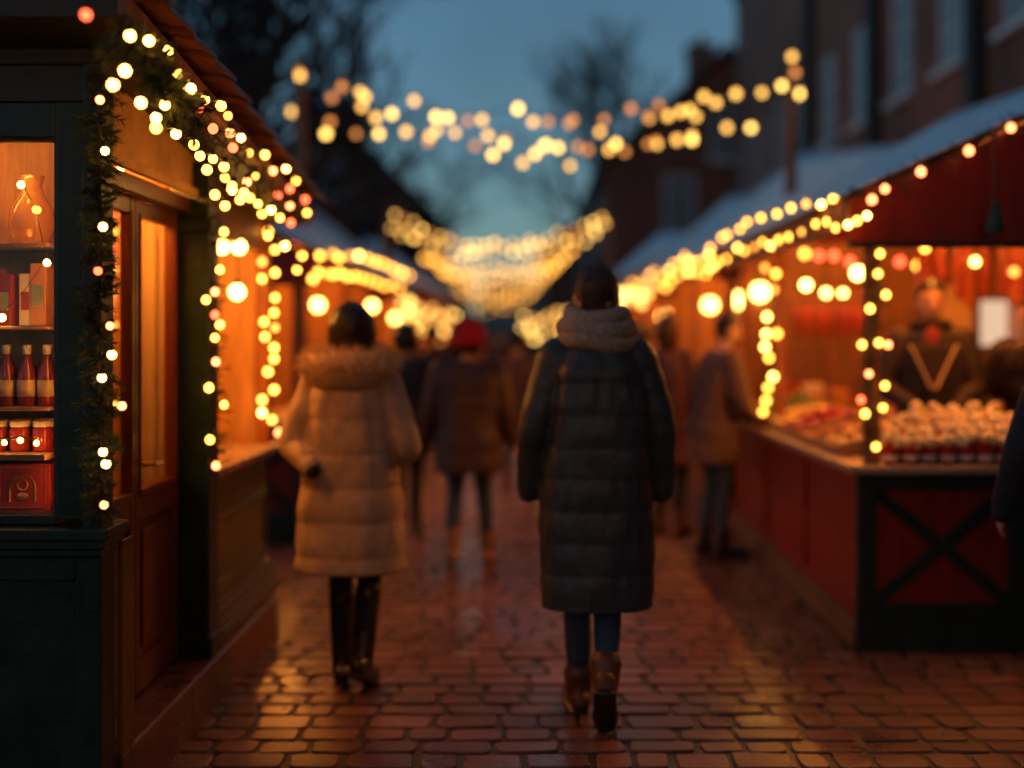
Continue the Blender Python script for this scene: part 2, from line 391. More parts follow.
def cobbles(y0, y1, x0, x1, rowh, wmean):
    mb = MB(); tones = []
    y = y0; rd = random.Random(3)
    while y < y1:
        h = rowh*rd.uniform(.88, 1.12); x = x0 - rd.random()*wmean
        while x < x1:
            wv = wmean*rd.uniform(.62, 1.35)
            g_ = .0035; wob = .020
            z = rd.gauss(0, .0016)
            c = [Vector((x+g_+rd.uniform(0,wob), y+g_+rd.uniform(0,wob), 0)), Vector((x+wv-g_-rd.uniform(0,wob), y+g_+rd.uniform(0,wob), 0)),
                 Vector((x+wv-g_-rd.uniform(0,wob), y+h-g_-rd.uniform(0,wob), 0)), Vector((x+g_+rd.uniform(0,wob), y+h-g_-rd.uniform(0,wob), 0))]
            ctr = sum(c, Vector())/4
            # octagonal outline: cut corners, then rings inward and up
            out = []
            for i in range(4):
                p, pn, pp = c[i], c[(i+1)%4], c[(i-1)%4]
                k = rd.uniform(.006, .020)
                out.append(p+(pp-p).normalized()*k); out.append(p+(pn-p).normalized()*k*.9)
                m_ = (p+pn)/2; out.append(m_ + (m_-ctr).normalized()*rd.uniform(-.003, .004))
            n = len(out)
            tx, ty = rd.uniform(-.012,.012), rd.uniform(-.015,.015)
            vs = []
            for sc_, zz in ((1, -.03), (1.0, -.006), (.985, -.0010), (.965, .0), (.93, .0)):
                for p in out:
                    q = ctr+(p-ctr)*sc_
                    vs.append((q.x, q.y, z+zz+(tx*(q.x-ctr.x)+ty*(q.y-ctr.y) if zz > -.02 else 0)))
            vs.append((ctr.x, ctr.y, z+.0005))
            fs = []
            for r_ in range(4):
                for i in range(n):
                    j = (i+1)%n; fs.append((r_*n+i, r_*n+j, (r_+1)*n+j, (r_+1)*n+i))
            for i in range(n): fs.append((4*n+i, 4*n+(i+1)%n, 5*n))
            mb.add(vs, fs); tones += [rd.random()]*len(vs)
            x += wv
        y += h
    o = mb.build('cobbled_street', M['cobble'], smooth=True)
    a = o.data.attributes.new('tone', 'FLOAT', 'POINT'); a.data.foreach_set('value', tones)
    tag(o, kind='structure')
cobbles(1.2, 24, -3.6, 6.2, .152, .215)
# farther paving: coarse sheet in the same stone
far = MB()
rd = random.Random(5); y = 24.0
while y < 90:
    h = .5; x = -8
    while x < 9:
        far.box(x+.012, x+.7, y+.012, y+h-.012, -.03, rd.uniform(-.006, .001)); x += .72
    y += h
o = far.build('distant_street_paving', M['cobble']); tag(o, kind='structure')

# ------------------------------------------------------------------ houses
def house(label, side, X, Y0, Y1, zt, rows, cols, depth=8, gable=False, ww=.95, wh=1.75, matk='brick', chim=1, win_spots=None, ridge=2.6, pipes=()):
    """side=+1: on the right of the street, its facade at X looking towards -X"""
    t = thing('brick_house', label, 'house', (X, Y0, 0))
    L = Y1-Y0; s = side; wall = MB()
    ys = win_spots or [(i+.5)*L/cols for i in range(cols)]
    ycuts = sorted(set([0, L]+[y-ww/2 for y in ys]+[y+ww/2 for y in ys]))
    zc = sorted(set([0, zt]+[z for z in rows]+[z+wh for z in rows]))
    def bx(x0, x1, *r): wall.box(min(x0,x1), max(x0,x1), *r)
    for a, b in zip(ycuts, ycuts[1:]):
        for c, d in zip(zc, zc[1:]):
            inw = any(abs((a+b)/2-y) < ww/2 for y in ys) and any(z <= (c+d)/2 <= z+wh for z in rows)
            if not inw: bx(0, s*.3, a, b, c, d)
    bx(s*.3, s*depth, 0, .3, 0, zt); bx(s*.3, s*depth, L-.3, L, 0, zt); bx(s*(depth-.3), s*depth, .3, L-.3, 0, zt)
    bx(s*.34, s*.38, .3, L-.3, 0, zt)
    wall.build('wall', M[matk], t)
    # windows
    fr = MB(); fr.box(.0,.06, -ww/2, ww/2, 0, .07); fr.box(0,.06,-ww/2,ww/2,wh-.07,wh); fr.box(0,.06,-ww/2,-ww/2+.07,.07,wh-.07); fr.box(0,.06,ww/2-.07,ww/2,.07,wh-.07)
    fr.box(.01,.05,-.025,.025,.07,wh-.07)
    for k in (.33, .66): fr.box(.012,.048,-ww/2+.07,ww/2-.07,wh*k-.015,wh*k+.015)
    fm = fr.mesh('window', M['whitewin']); pm = MB().box(.02,.03,-ww/2+.05,ww/2-.05,.05,wh-.05).mesh('pane', M['darkglass'])
    sm = MB().box(-.14,.0,-ww/2-.1,ww/2+.1,-.09,0).mesh('sill', M['whitewin'])
    for z in rows:
        for y in ys:
            o = bpy.data.objects.new('window', fm); COL.objects.link(o); o.parent = t; o.location = (s*.015, y, z)
            if s < 0: o.rotation_euler = (0,0,math.pi)
            for nm, me in (('pane', pm), ('sill', sm)):
                q = bpy.data.objects.new(nm, me); COL.objects.link(q); q.parent = o
                if nm == 'sill': q.location = (.004 - .0, 0, 0)
    # roof
    rf = MB()
    if gable:  # gable end towards the camera, ridge along Y
        m_ = s*depth/2
        for xa, xb in ((-s*.3, m_), (s*(depth+.3), m_)):
            za = zt-.12; rf.add([(xa,-.3,za),(xb,-.3,zt+ridge),(xb,L+.3,zt+ridge),(xa,L+.3,za),(xa,-.3,za+.16),(xb,-.3,zt+ridge+.18),(xb,L+.3,zt+ridge+.18),(xa,L+.3,za+.16)],
               [(0,3,2,1),(4,5,6,7),(0,1,5,4),(1,2,6,5),(2,3,7,6),(3,0,4,7)])
        gb = MB()
        for y_ in (0,): gb.add([(0,y_,zt+.002),(s*depth,y_,zt+.002),(m_,y_,zt+ridge-.02),(0,y_+.3,zt+.002),(s*depth,y_+.3,zt+.002),(m_,y_+.3,zt+ridge-.02)],[(0,1,2),(3,5,4),(0,3,4,1),(1,4,5,2),(2,5,3,0)])
        gb.build('gable_wall', M[matk], t)
        for xx, zz in ((m_*.62, zt-1.9), (m_*1.38, zt-1.9), (m_, zt+.3), (m_*.62, zt-4.6), (m_*1.38, zt-4.6)):
            o = bpy.data.objects.new('window', fm); COL.objects.link(o); o.parent = t; o.location = (xx, -.045, zz); o.rotation_euler = (0,0,R(90))
            for nm, me in (('pane', pm), ('sill', sm)):
                q = bpy.data.objects.new(nm, me); COL.objects.link(q); q.parent = o
    else:
        rf.add([(-s*.35,-.2,zt),(s*depth/2,1.5,zt+ridge),(s*(depth+.3),-.2,zt),(-s*.35,L+.2,zt),(s*depth/2,L-1.5,zt+ridge),(s*(depth+.3),L+.2,zt)],
               [(0,1,4,3),(1,2,5,4),(0,2,1),(3,4,5),(0,3,5,2)])
    ro = rf.build('roof', M['slate'], t)
    for k in range(chim):
        yy = L*(k+.5)/chim; c = MB(); c.box(-.45,.45,-.5,.5,-1,1.3); c.box(-.52,.52,-.57,.57,1.3,1.42)
        for q in (-.25,.25): c.tube([(0,q,1.42),(0,q,1.75)], .12, 8)
        c.build('chimney', M[matk], t, loc=(s*depth/2, yy, zt+ridge))
    co = MB(); co.box(min(-s*.12,-.002*s), max(-s*.12,-.002*s), 0, L, zt-.28, zt-.05); co.build('cornice', M['slate'], t)
    for y in pipes:
        MB().tube([(-s*.12,y,.1),(-s*.12,y,zt-.3)], .14, 10).build('drainpipe', M['iron'], t)
    return t
house('tall brown brick house filling the top right corner, white sash windows', 1, 6.0, -16, 35, 11.6, [1.6, 5.4], 1, win_spots=[1.5+2.45*k for k in range(11)]+[28.5,30.7,33.1,35.4,37.8,40.2,42.5,44.8,47.1,49.4], pipes=[31.9, 36.6, 41.4], ww=1.05)
h_ = house('brown brick house added behind the camera to block sky light', -1, -6, -30, -17, 7.5, [1.6, 4.6], 4)  # added out of view, keeps sky light off the stall fronts
h_.location = (-9, -24, 0); h_.rotation_euler = (0, 0, R(-90)); h_.scale = (1, 1.8, 1)
house('narrow dark gabled house just beyond the tall brick house, chimney on its ridge', 1, 2.2, 36, 47, 6.5, [1.6, 4.4], 4, gable=True, depth=7.4, ridge=3.6)
house('small dark house farthest down the right side of the street', 1, .7, 52, 66, 5.2, [1.6], 5, gable=True, depth=6, ridge=2.8)
house('dark gabled house behind the bare tree on the left of the street', -1, -3.4, 38, 50, 5.6, [1.0, 3.6], 4, gable=True, depth=6.0, ridge=3.0)
for i, (x, wd, h) in enumerate([(-26, 14, 7), (-11, 11, 5.2), (0.5, 10, 4.4), (12, 12, 6.0), (26, 14, 8)]):
    lb = ['far house closing the view at far left', 'far low house closing the street left of centre', 'lowest far house in the gap at the street end', 'far house closing the street right of centre', 'far house closing the view at far right'][i]
    t = thing('distant_house', lb, 'house', (x, 105, 0))
    MB().box(-wd/2, wd/2, 0, 8, 0, h).build('wall', M['plaster'], t)
    MB().add([(-wd/2-.3,-.3,h),(wd/2+.3,-.3,h),(wd/2+.3,8.3,h),(-wd/2-.3,8.3,h),(-wd/2+1,4,h+2.2),(wd/2-1,4,h+2.2)],[(0,1,5,4),(2,3,4,5),(0,4,3),(1,2,5),(0,3,2,1)]).build('roof', M['slate'], t)
    for k in range(3):
        w_ = MB().box(-.5,.5,-.03,-.002,1.6,3.1).build('window', M['darkglass'], t, loc=((k-1)*wd*.3,0,0))

# ------------------------------------------------------------------ bare trees
def bare_tree(label, loc, h, seed, spread=1., depth=6, r0=.22, trunk=.3, tw=1., b0=1.6, lean=0):
    rd = random.Random(seed); t = thing('bare_tree', label, 'tree', loc)
    tr = MB(); cr = MB()
    def grow(p, d, L, r, lv):
        pts = [p]; rs = [r]; q = p.copy(); dd = d.copy(); n = 4 if lv < 4 else 3
        for k in range(n):
            dd = (dd + Vector((rd.gauss(0,.16), rd.gauss(0,.16), rd.gauss(0,.08)+.05))).normalized()
            q = q+dd*L/n; pts.append(q.copy()); rs.append(r*(1-.35*(k+1)/n))
        (tr if lv == 0 else cr).tube(pts, rs, 9 if lv < 2 else (6 if lv < 4 else 4), cap=lv < 2)
        if lv >= depth: return
        nb = 6 if lv == 0 else (4 if lv < 3 else 3)
        for k in range(nb):
            i = len(pts)-1 if k < 2 else rd.randint(1, len(pts)-1)
            ang = rd.uniform(.35, .95)*spread; az = rd.uniform(0, 6.283) if lv else 6.283*k/nb+rd.uniform(-.4,.4)
            o1 = dd.orthogonal().normalized(); o2 = dd.cross(o1)
            nd = (dd*math.cos(ang)+(o1*math.cos(az)+o2*math.sin(az))*math.sin(ang)).normalized()
            grow(pts[i], nd, b0*rd.uniform(.8,1.2) if lv == 0 else L*rd.uniform(.66,.86), max(.010*tw, rs[i]*rd.uniform(.60,.74)), lv+1)
    grow(Vector((0,0,0)), Vector((lean,0,1)).normalized(), h*trunk, r0, 0)
    tr.build('trunk', M['bark'], t, smooth=True); cr.build('crown', M['bark'], t, smooth=True)
bare_tree('large bare tree with thick trunk rising behind the left stall roofs', (-3.7, 17.5, 0), 10, 11, .85, 5, .46, .34, tw=1.7, b0=2.2)
bare_tree('second bare tree farther left behind the tiled kiosk roof', (-6.2, 21, 0), 10, 23, .9, 5, .40, .36, tw=1.7, b0=2.1)
bare_tree('bare tree of thin twigs before the dark gabled house', (-5.0, 33, 0), 9.5, 31, .9, 5, .34, .40, tw=1.5, b0=1.5)
bare_tree('rounded bare tree on the right, between the houses and the sky gap', (4.2, 50, 0), 16, 44, .58, 5, .44, .56, tw=2.2, b0=2.4)

# ------------------------------------------------------------------ left kiosk
K = thing('corner_kiosk', 'dark green and red brown wooden kiosk with lit window and tiled roof', 'kiosk', (-2, 3.75, 0))
KO = Vector((-2, 3.75, 0))
def kb(name, m, fn, bevel=.004, parent=None):
    mb = MB(); fn(mb); mb.v = [(x+2, y-3.75, z) for x, y, z in mb.v]
    return mb.build(name, M[m], parent or K, bevel=bevel)
def f_(mb):   # window frame
    mb.box(-1.485,-1.40,3.755,3.85,.99,2.30); mb.box(-1.398,-1.34,3.745,3.86,.93,2.42)
    mb.box(-2.9,-1.487,3.76,3.84,2.19,2.30); mb.box(-2.9,-1.487,3.76,3.84,.975,1.005)
    mb.box(-2.9,-2.83,3.757,3.84,1.007,2.188)
kb('window_frame', 'green', f_)
kb('window_bead', 'darkboard', lambda b: (b.box(-1.497,-1.487,3.77,3.80,1.006,2.188), b.box(-2.82,-1.498,3.77,3.80,2.178,2.188)))
kb('glass_pane', 'glass', lambda b: b.box(-2.83,-1.49,3.80,3.806,1.005,2.19), 0)
kb('sill', 'green', lambda b: (b.box(-2.95,-1.30,3.69,3.90,.935,.972), b.box(-2.95,-1.315,3.705,3.88,.905,.933), b.box(-2.95,-1.33,3.72,3.87,.88,.903)), .006)
def f_(mb):
    mb.box(-2.9,-1.345,3.78,3.86,-.02,.878)
    mb.box(-1.42,-1.342,3.755,3.88,-.02,.876); mb.box(-2.9,-1.422,3.76,3.779,.80,.876); mb.box(-2.9,-1.422,3.76,3.779,-.02,.10)
    mb.box(-2.02,-1.94,3.762,3.779,.102,.798)
kb('lower_panel', 'green', f_)
kb('corner_base', 'brown', lambda b: (b.box(-1.341,-1.325,3.9,4.02,-.02,.90)), .004)
def f_(mb):
    mb.box(-2.9,-1.345,3.77,3.85,2.42,2.75); mb.box(-2.9,-1.342,3.765,3.86,2.302,2.418)
kb('header_board', 'darkboard', f_)
kb('soffit', 'darkboard', lambda b: b.add([(-3.4,3.5,2.50),(-1.201,3.5,2.50),(-1.201,6.45,2.17),(-3.4,6.45,2.17),(-3.4,3.5,2.55),(-1.201,3.5,2.55),(-1.201,6.45,2.22),(-3.4,6.45,2.22)], [(0,3,2,1),(4,5,6,7),(0,1,5,4),(1,2,6,5),(2,3,7,6),(3,0,4,7)]), 0)
def f_(mb):  # stepped roof courses
    n = 12; rd = random.Random(9)
    for i in range(n):
        yy = 3.46+i*.25; z = 2.590-.33*(i*.25)/2.95
        x = -1.10-rd.uniform(0,.02); k = 0
        while x > -3.4:
            wd = .19; Mx = Matrix.Translation((x-wd, yy+rd.uniform(-.008,.008), z+rd.uniform(-.004,.004))) @ Matrix.Rotation(R(-1.0), 4, 'X')
            seg = 7; vs = []; fs = []
            for (yy2) in (0, .30):
                for s_ in range(seg+1):
                    a = math.pi*s_/seg; vs.append(Mx @ Vector((wd/2-math.cos(a)*wd/2, yy2, .03+math.sin(a)*.03)))
                for s_ in range(seg+1):
                    a = math.pi*s_/seg; vs.append(Mx @ Vector((wd/2-math.cos(a)*wd/2, yy2, .012+math.sin(a)*.028)))
            o = 2*(seg+1)
            for s_ in range(seg):
                fs += [(s_, s_+1, o+s_+1, o+s_), (seg+1+s_, o+seg+1+s_, o+seg+2+s_, seg+2+s_), (s_, seg+1+s_, seg+2+s_, s_+1), (o+s_, o+s_+1, o+seg+2+s_, o+seg+1+s_)]
            fs += [(0,o,o+seg+1,seg+1),(seg,2*seg+1,o+2*seg+1,o+seg)]
            mb.add(vs, fs); x -= wd
kb('roof', 'tile', f_, 0)
kb('barge_board', 'woodred', lambda b: b.add([(-1.20,3.49,2.50),(-1.17,3.49,2.50),(-1.17,6.46,2.17),(-1.20,6.46,2.17),(-1.20,3.49,2.565),(-1.17,3.49,2.565),(-1.17,6.46,2.235),(-1.20,6.46,2.235)], [(0,3,2,1),(4,5,6,7),(0,1,5,4),(1,2,6,5),(2,3,7,6),(3,0,4,7)]), .003)
kb('fascia_board', 'cream', lambda b: b.box(-1.47,-1.42,3.87,5.15,2.17,2.42), .004)
kb('fascia_trim', 'cream', lambda b: (b.box(-1.419,-1.395,3.87,5.15,2.15,2.185),), .003)
kb('counter_fascia', 'woodred', lambda b: b.box(-1.47,-1.425,5.2,6.5,2.02,2.26), .004)
kb('door_lintel', 'door', lambda b: b.box(-1.53,-1.43,3.9,5.05,2.085,2.148), .004)
kb('pilaster', 'green', lambda b: (b.box(-1.50,-1.35,5.05,5.2,.212,2.30), b.box(-1.52,-1.335,5.035,5.215,.212,.30), b.box(-1.52,-1.335,5.035,5.215,2.0,2.06)), .005)
def door(y0, y1):
    d = kb('door', 'door', lambda b: (b.box(-1.52,-1.48,y0,y0+.05,.215,2.08), b.box(-1.52,-1.48,y1-.05,y1,.215,2.08), b.box(-1.518,-1.482,y0+.051,y1-.051,2.02,2.08),
        b.box(-1.518,-1.482,y0+.051,y1-.051,.86,.98), b.box(-1.518,-1.482,y0+.051,y1-.051,.215,.33), b.box(-1.512,-1.497,y0+.051,y1-.051,.33,.86),
        b.box(-1.4965,-1.488,y0+.11,y1-.11,.37,.82)), .005)
    d2 = kb('glass_pane', 'glass', lambda b: b.box(-1.503,-1.498,y0+.051,y1-.051,.98,2.02), 0, d)
    kb('moulding', 'door', lambda b: (b.box(-1.481,-1.472,y0+.04,y1-.04,.955,.985), b.box(-1.481,-1.474,y0+.04,y0+.052,.986,2.03), b.box(-1.481,-1.474,y1-.052,y1-.04,.986,2.03)), .003, d)
    return d
door(3.92, 4.50)
d = door(4.505, 5.045)
h = MB(); h.tube([(-1.478+2,4.56-3.75,1.08),(-1.43+2,4.56-3.75,1.08)], .008, 8); h.limb([(-1.43+2,4.56-3.75,1.08),(-1.43+2,4.66-3.75,1.075)], .009, 8); h.build('handle', M['brass'], d, smooth=True)
kb('room_curtain', 'curtain', lambda b: [b.box(-1.535-k*.011,-1.5245-k*.011,5.0+.008*math.sin(k*1.3),5.02+.008*math.sin(k*1.3),.95,2.1) for k in range(8)], 0)
kb('step', 'step', lambda b: (b.box(-1.62,-1.32,3.9,6.30,-.02,.205),), .012)
def f_(mb):
    mb.box(-1.50,-1.43,5.2,6.5,.21,.95)
    for z0, z1, p in ((.21,.27,-1.352),(.271,.30,-1.37),(.301,.345,-1.385),(.346,.37,-1.40)): mb.box(-1.429,p,5.202,6.5,z0,z1)
    mb.box(-1.429,-1.41,5.24,6.46,.72,.745)
    mb.box(-1.429,-1.412,5.24,6.46,.43,.452); mb.box(-1.429,-1.412,5.24,5.262,.453,.719); mb.box(-1.429,-1.412,6.438,6.46,.453,.719)
    mb.box(-2.9,-1.5,6.43,6.5,-.02,.95); mb.box(-1.429,-1.395,5.24,6.49,.90,.949)
kb('counter_front', 'olive', f_, .006)
kb('countertop', 'topwood', lambda b: b.box(-1.95,-1.35,5.203,6.55,.95,.985), .006)
kb('end_post', 'woodred', lambda b: b.box(-1.47,-1.40,6.43,6.50,.986,2.18), .004)
kb('inner_wall', 'wood', lambda b: (b.box(-2.95,-2.9,3.8,6.5,-.02,2.5), b.box(-2.9,-1.475,6.44,6.49,.986,2.2), b.box(-2.9,-1.53,5.06,5.10,-.02,2.3)), 0)
kb('display_back', 'wood', lambda b: (b.box(-2.9,-1.53,4.24,4.26,-.02,2.4), b.box(-1.53,-1.50,3.865,4.24,.9,2.35)), 0)
for z in (1.335, 1.60, 1.87): kb('shelf', 'shelf', lambda b: b.box(-2.83,-1.565,3.90,4.235,z-.012,z), .003)
kb('shelf', 'shelf', lambda b: b.box(-2.83,-1.565,3.87,4.235,1.165,1.185), .003)
kb('display_floor', 'shelf', lambda b: b.box(-2.85,-1.565,3.865,4.235,.975,.992), .003)
kb('ceiling_lamp', 'strip', lambda b: b.box(-2.6,-1.62,3.90,3.93,2.26,2.285), 0)
kb('side_fill_lamp', 'strip', lambda b: b.box(-1.530,-1.518,3.87,3.885,1.02,2.2), 0)  # added tube hidden behind the window post, lights the shelves
kb('ceiling_board', 'wood', lambda b: b.box(-2.88,-1.535,3.865,4.235,2.29,2.31), 0)
kb('room_fill_lamp', 'tube_hot', lambda b: b.box(-1.95,-1.58,4.62,4.66,2.19,2.21), 0)  # added lamp hidden by the lintel, brightens the room behind the door
kb('counter_fill_lamp', 'tube_hot', lambda b: b.box(-2.3,-1.7,5.7,5.74,2.12,2.14), 0)  # added lamp hidden by the fascia, brightens the counter's inner wall

# goods in the kiosk window
def lathe_thing(name, label, cat, prof, m, loc, group, extra=None, scale=1):
    t = thing(name, label, cat, loc, 0, group)
    MB().lathe(prof, seg=18).build('body', m, t, smooth=True)
    for nm, pr, mm in (extra or []): MB().lathe(pr, seg=18).build(nm, mm, t, smooth=True)
    return t
M['amber'] = mat('amber_glass', (.85, .42, .08), .12, .15, 4, trans=.55, coat=.5)
M['redjar'] = mat('dark_red_preserve', (.28, .02, .01), .12, .3, 14, coat=.6)
M['redbottle'] = mat('red_bottle_glass', (.22, .02, .015), .1, .3, 8, coat=.6)
M['cap'] = mat('pale_cap', (.62, .52, .42), .4, .1)
M['label'] = mat('cream_label', (.62, .42, .22), .7, .15, 20)
M['gold'] = mat('gold_print', (.75, .42, .12), .3, .2, metallic=.8)
M['orangebox'] = mat('orange_card', (.60, .22, .05), .5, .15); M['whitebox'] = mat('cream_card', (.68, .52, .36), .5, .1); M['redbox'] = mat('red_card', (.36, .03, .02), .45, .2)
vase = [(.03,0),(.055,.01),(.075,.06),(.07,.12),(.04,.17),(.03,.20),(.042,.235)]
G = 'amber glass vases on the top shelf'
v0 = lathe_thing('glass_vase', 'amber glass vase nearest the window post on the top shelf', 'vase', vase, M['amber'], (-1.68, 4.05, 1.871), G)
for i, x in enumerate((-1.90, -2.12, -2.38)): dup(v0, (x, 4.06+.02*i, 1.871), i, ['amber glass vase at the photo edge, second from the window post', 'amber glass vase third from the window post', 'amber glass vase farthest from the window post'][i])
G = 'cartons standing on the second shelf'
x = -1.60; i = 0; protoc = {}
for i in range(11):
    k = ['orangebox','whitebox','redbox','orangebox','redbox','whitebox'][i%6]; wd = rnd.choice([.05,.06,.045]); hh = rnd.uniform(.17,.21)
    t = thing('carton', '%s carton standing on the second shelf, %s from the window post' % ({'orangebox':'orange','whitebox':'cream','redbox':'red'}[k], ['first','second','third','fourth','fifth','sixth','seventh','eighth','ninth','tenth','eleventh'][i]), 'carton', (x-wd/2, 4.04+rnd.uniform(-.02,.03), 1.601), rnd.uniform(-.15,.15), G)
    MB().box(-wd/2+.002, wd/2-.002, -.05, .05, 0, hh).build('box', M[k], t, bevel=.003)
    MB().box(-wd/2+.010, wd/2-.010, -.0525, -.0502, hh*.3, hh*.65).build('print', M['gold' if k != 'whitebox' else 'redbox'], t)
    x -= wd+.006
G = 'red bottles on the third shelf'
bp = [(.027,0),(.03,.006),(.03,.10),(.026,.125),(.012,.15),(.011,.175)]
b0 = lathe_thing('bottle', 'red glass bottle with pale cap, standing in the row on the third shelf', 'bottle', bp, M['redbottle'], (-1.61, 4.0, 1.336), G, [('cap', [(.0135,.17),(.0135,.198),(.010,.202)], M['cap']), ('paper_label', [(.0308,.03),(.0308,.085)], M['label'])])
kb0 = kids(b0)
for r_ in range(2):
    for i in range(11):
        if r_ == i == 0: continue
        dup(b0, (-1.61-i*.068-r_*.03, 4.0+r_*.09, 1.336), rnd.uniform(0,6), tree=kb0)
G = 'lidded preserve jars on the fourth shelf'
jp = [(.030,0),(.034,.006),(.034,.07),(.028,.08)]
j0 = lathe_thing('jar', 'dark red preserve jar with pale lid, in the row on the fourth shelf', 'jar', jp, M['redjar'], (-1.615, 3.98, 1.186), G, [('lid', [(.031,.0805),(.032,.083),(.032,.098),(.028,.101)], M['cap'])])
kj = kids(j0)
for r_ in range(2):
    for i in range(10):
        if r_ == i == 0: continue
        dup(j0, (-1.615-i*.076-r_*.03, 3.98+r_*.09, 1.186), rnd.uniform(0,6), tree=kj)
for i in range(3):
    t = thing('gift_box', ['red box with gold arch, at the window bottom beside the post', 'second red box with gold arch from the window post', 'third red box with gold arch from the window post'][i], 'box', (-1.665-i*.21, 3.99, .993), 0, 'red boxes with gold arches')
    MB().box(-.09,.09,-.05,.05,0,.155).build('box', M['redbox'], t, bevel=.004)
    e = MB()
    e.tube([(-.075,-.052,.012),(.075,-.052,.012),(.075,-.052,.143),(-.075,-.052,.143),(-.075,-.052,.012)], .0025, 5)
    e.tube([(math.cos(a)*.042,-.052,.07+math.sin(a)*.05) for a in [math.pi*k/10 for k in range(11)]], .0035, 5)
    e.tube([(-.042,-.052,.07),(-.042,-.052,.03)], .0035, 5); e.tube([(.042,-.052,.07),(.042,-.052,.03)], .0035, 5)
    e.tube([(math.cos(a)*.017,-.052,.085+math.sin(a)*.017) for a in [6.283*k/12 for k in range(13)]], .003, 5)
    e.ball((0,-.052,.048), (.02,.004,.012), 10, 6)
    e.build('arch_emblem', M['gold'], t)
lights('fairy lights lying along the jar shelf inside the window', [Vector((-1.60-i*.052, 3.895+rnd.uniform(-.006,.006), 1.205+.018+rnd.uniform(-.006,.008))) for i in range(20)], .0095, 'bulb_near')
lights('small warm lights hanging inside the top of the window', [at(21,185,3.95), at(36,211,4.02), at(47,263,3.88), at(2,318,3.88)], .012, 'bulb_near', wire=.0012)
t = thing('wall_socket_lamp', 'warm lamp inside the door glass on the back wall', 'lamp', (-2.2, 4.8, 1.75)); MB().ball((0,0,0), .035).build('globe', M['bulb_near'], t, smooth=True); MB().tube([(0,0,.03),(0,0,.4)], .004, 6).build('cord', M['wire'], t)

# left garlands
cor = [at(101,72,3.69), at(99,160,3.69), at(101,240,3.69), at(98,330,3.69), at(101,420,3.69), at(103,515,3.69)]
bl = [(100,100),(105,151),(103,227),(98,271),(110,326),(102,378),(122,406),(103,452),(106,464),(104,505),(112,355)]
garland('bushy fir garland with warm bulbs hanging down the kiosk corner post', cor, [at(a,b,3.60) for a,b in bl], .0125, 'bulb_near', 300, 36, .058, .032, thick=.0016, keys={3:'bulb_red',4:'bulb_pink',6:'bulb_pink',9:'bulb_pink',0:'bulb_pink'})
def ey(px, X=1.10): return X*F/(VX-px)
rp = [at(118,30,3.35), at(150,55,3.42), at(168,92,3.5), at(190,115,3.7)]
rb = [(86,15),(130,36),(149,41),(168,51),(178,74),(191,89),(165,105),(141,103),(125,71),(113,85),(156,118)]
garland('thick fir garland with warm bulbs under the near end of the tiled roof edge', rp, [at(a,b,min(3.6,ey(a))-.09) for a,b in rb], .0135, 'bulb_near', 150, 44, .070, .036, {0:'bulb_red'}, thick=.0019)
rp = [at(x, y, ey(x,1.12)) for x, y in ((190,112),(215,135),(240,160),(265,180),(290,202),(308,216))]
garland('thin fir garland running along the far end of the tiled roof edge', rp, [at(a,b,ey(a,1.08)) for a,b in [(199,108),(213,129),(233,148),(305,200),(290,189),(291,223)]], .018, 'bulb_red', 120, 14, .07, .035, socket=False)
up = [(186,92),(205,100),(221,106),(228,116),(230,133),(241,138),(249,153),(265,155),(273,171),(286,169),(296,181),(290,206),(307,213)]
lights('upper strand of warm bulbs on the kiosk roof edge', [at(a,b,ey(a)) for a,b in up], .017, 'bulb_mid', True, keys={0:'bulb_near',1:'bulb_near',4:'bulb_pink',8:'bulb_pink',11:'bulb_pink'})
lo = [(156,128),(176,134),(194,145),(200,156),(213,159),(224,167),(232,186),(225,178),(244,193),(247,182),(255,176),(258,204),(271,210),(278,195),(280,218)]
lights('lower strand of warm bulbs swagged below the kiosk roof edge', [at(a,b,ey(a,1.10)) for a,b in lo], .017, 'bulb_mid', True, keys={1:'bulb_near',9:'bulb_pink',13:'bulb_red'})
lo = [(207,170),(215,195),(225,206),(232,190),(240,200),(250,198),(262,214),(268,236),(285,246),(302,256),(297,270),(313,279)]
lights('loose strand of warm bulbs trailing from the roof corner to the next stall', [at(a,b,ey(a,1.2)) for a,b in lo], .018, 'bulb_mid', True)
pp = [at(212,y,5.1) for y in (215,270,330,400,470)]
pb = [(220,270),(215,292),(215,315),(220,325),(215,338),(216,362),(209,388),(224,405),(210,440),(216,466),(206,300),(224,232)]
garland('fir garland with warm bulbs hanging down the dark green pilaster', pp, [at(a,b,5.0) for a,b in pb], .0165, 'bulb_mid', 130, 16, .07, .036, {1:'bulb_pink',2:'bulb_red',5:'bulb_pink',9:'bulb_pink'}, socket=False)
vb = [(268,232),(275,250),(262,262),(275,273),(262,279),(275,298),(274,313),(264,322),(275,328),(265,337),(274,348),(274,359),(268,372),(274,390),(262,400),(262,413),(272,420),(279,433)]
lights('warm bulbs wound down the end post of the left counter', [at(a,b,6.35) for a,b in vb], .020, 'bulb_mid', keys={17:'bulb_pink'})

def globe_lamp(label, p, r, cord=.3, group=None, key='globe'):
    t = thing('globe_lamp', label, 'lamp', p, 0, group)
    MB().ball((0,0,0), r, 16, 10).build('globe', M[key], t, smooth=True)
    MB().tube([(0,0,r*.9),(0,0,r*1.5)], r*.4, 8).build('holder', M['socket'], t)
    MB().tube([(0,0,r*1.4),(0,0,cord)], .004, 5).build('cord', M['wire'], t)
globe_lamp('left one of the close pair of globe lamps inside the left counter', at(222,247,5.6), .034, .16)
globe_lamp('right one of the close pair of globe lamps inside the left counter', at(239,247,5.9), .036, .16)
globe_lamp('lowest globe lamp inside the left counter, below the close pair', at(237,292,6.0), .040, .38)
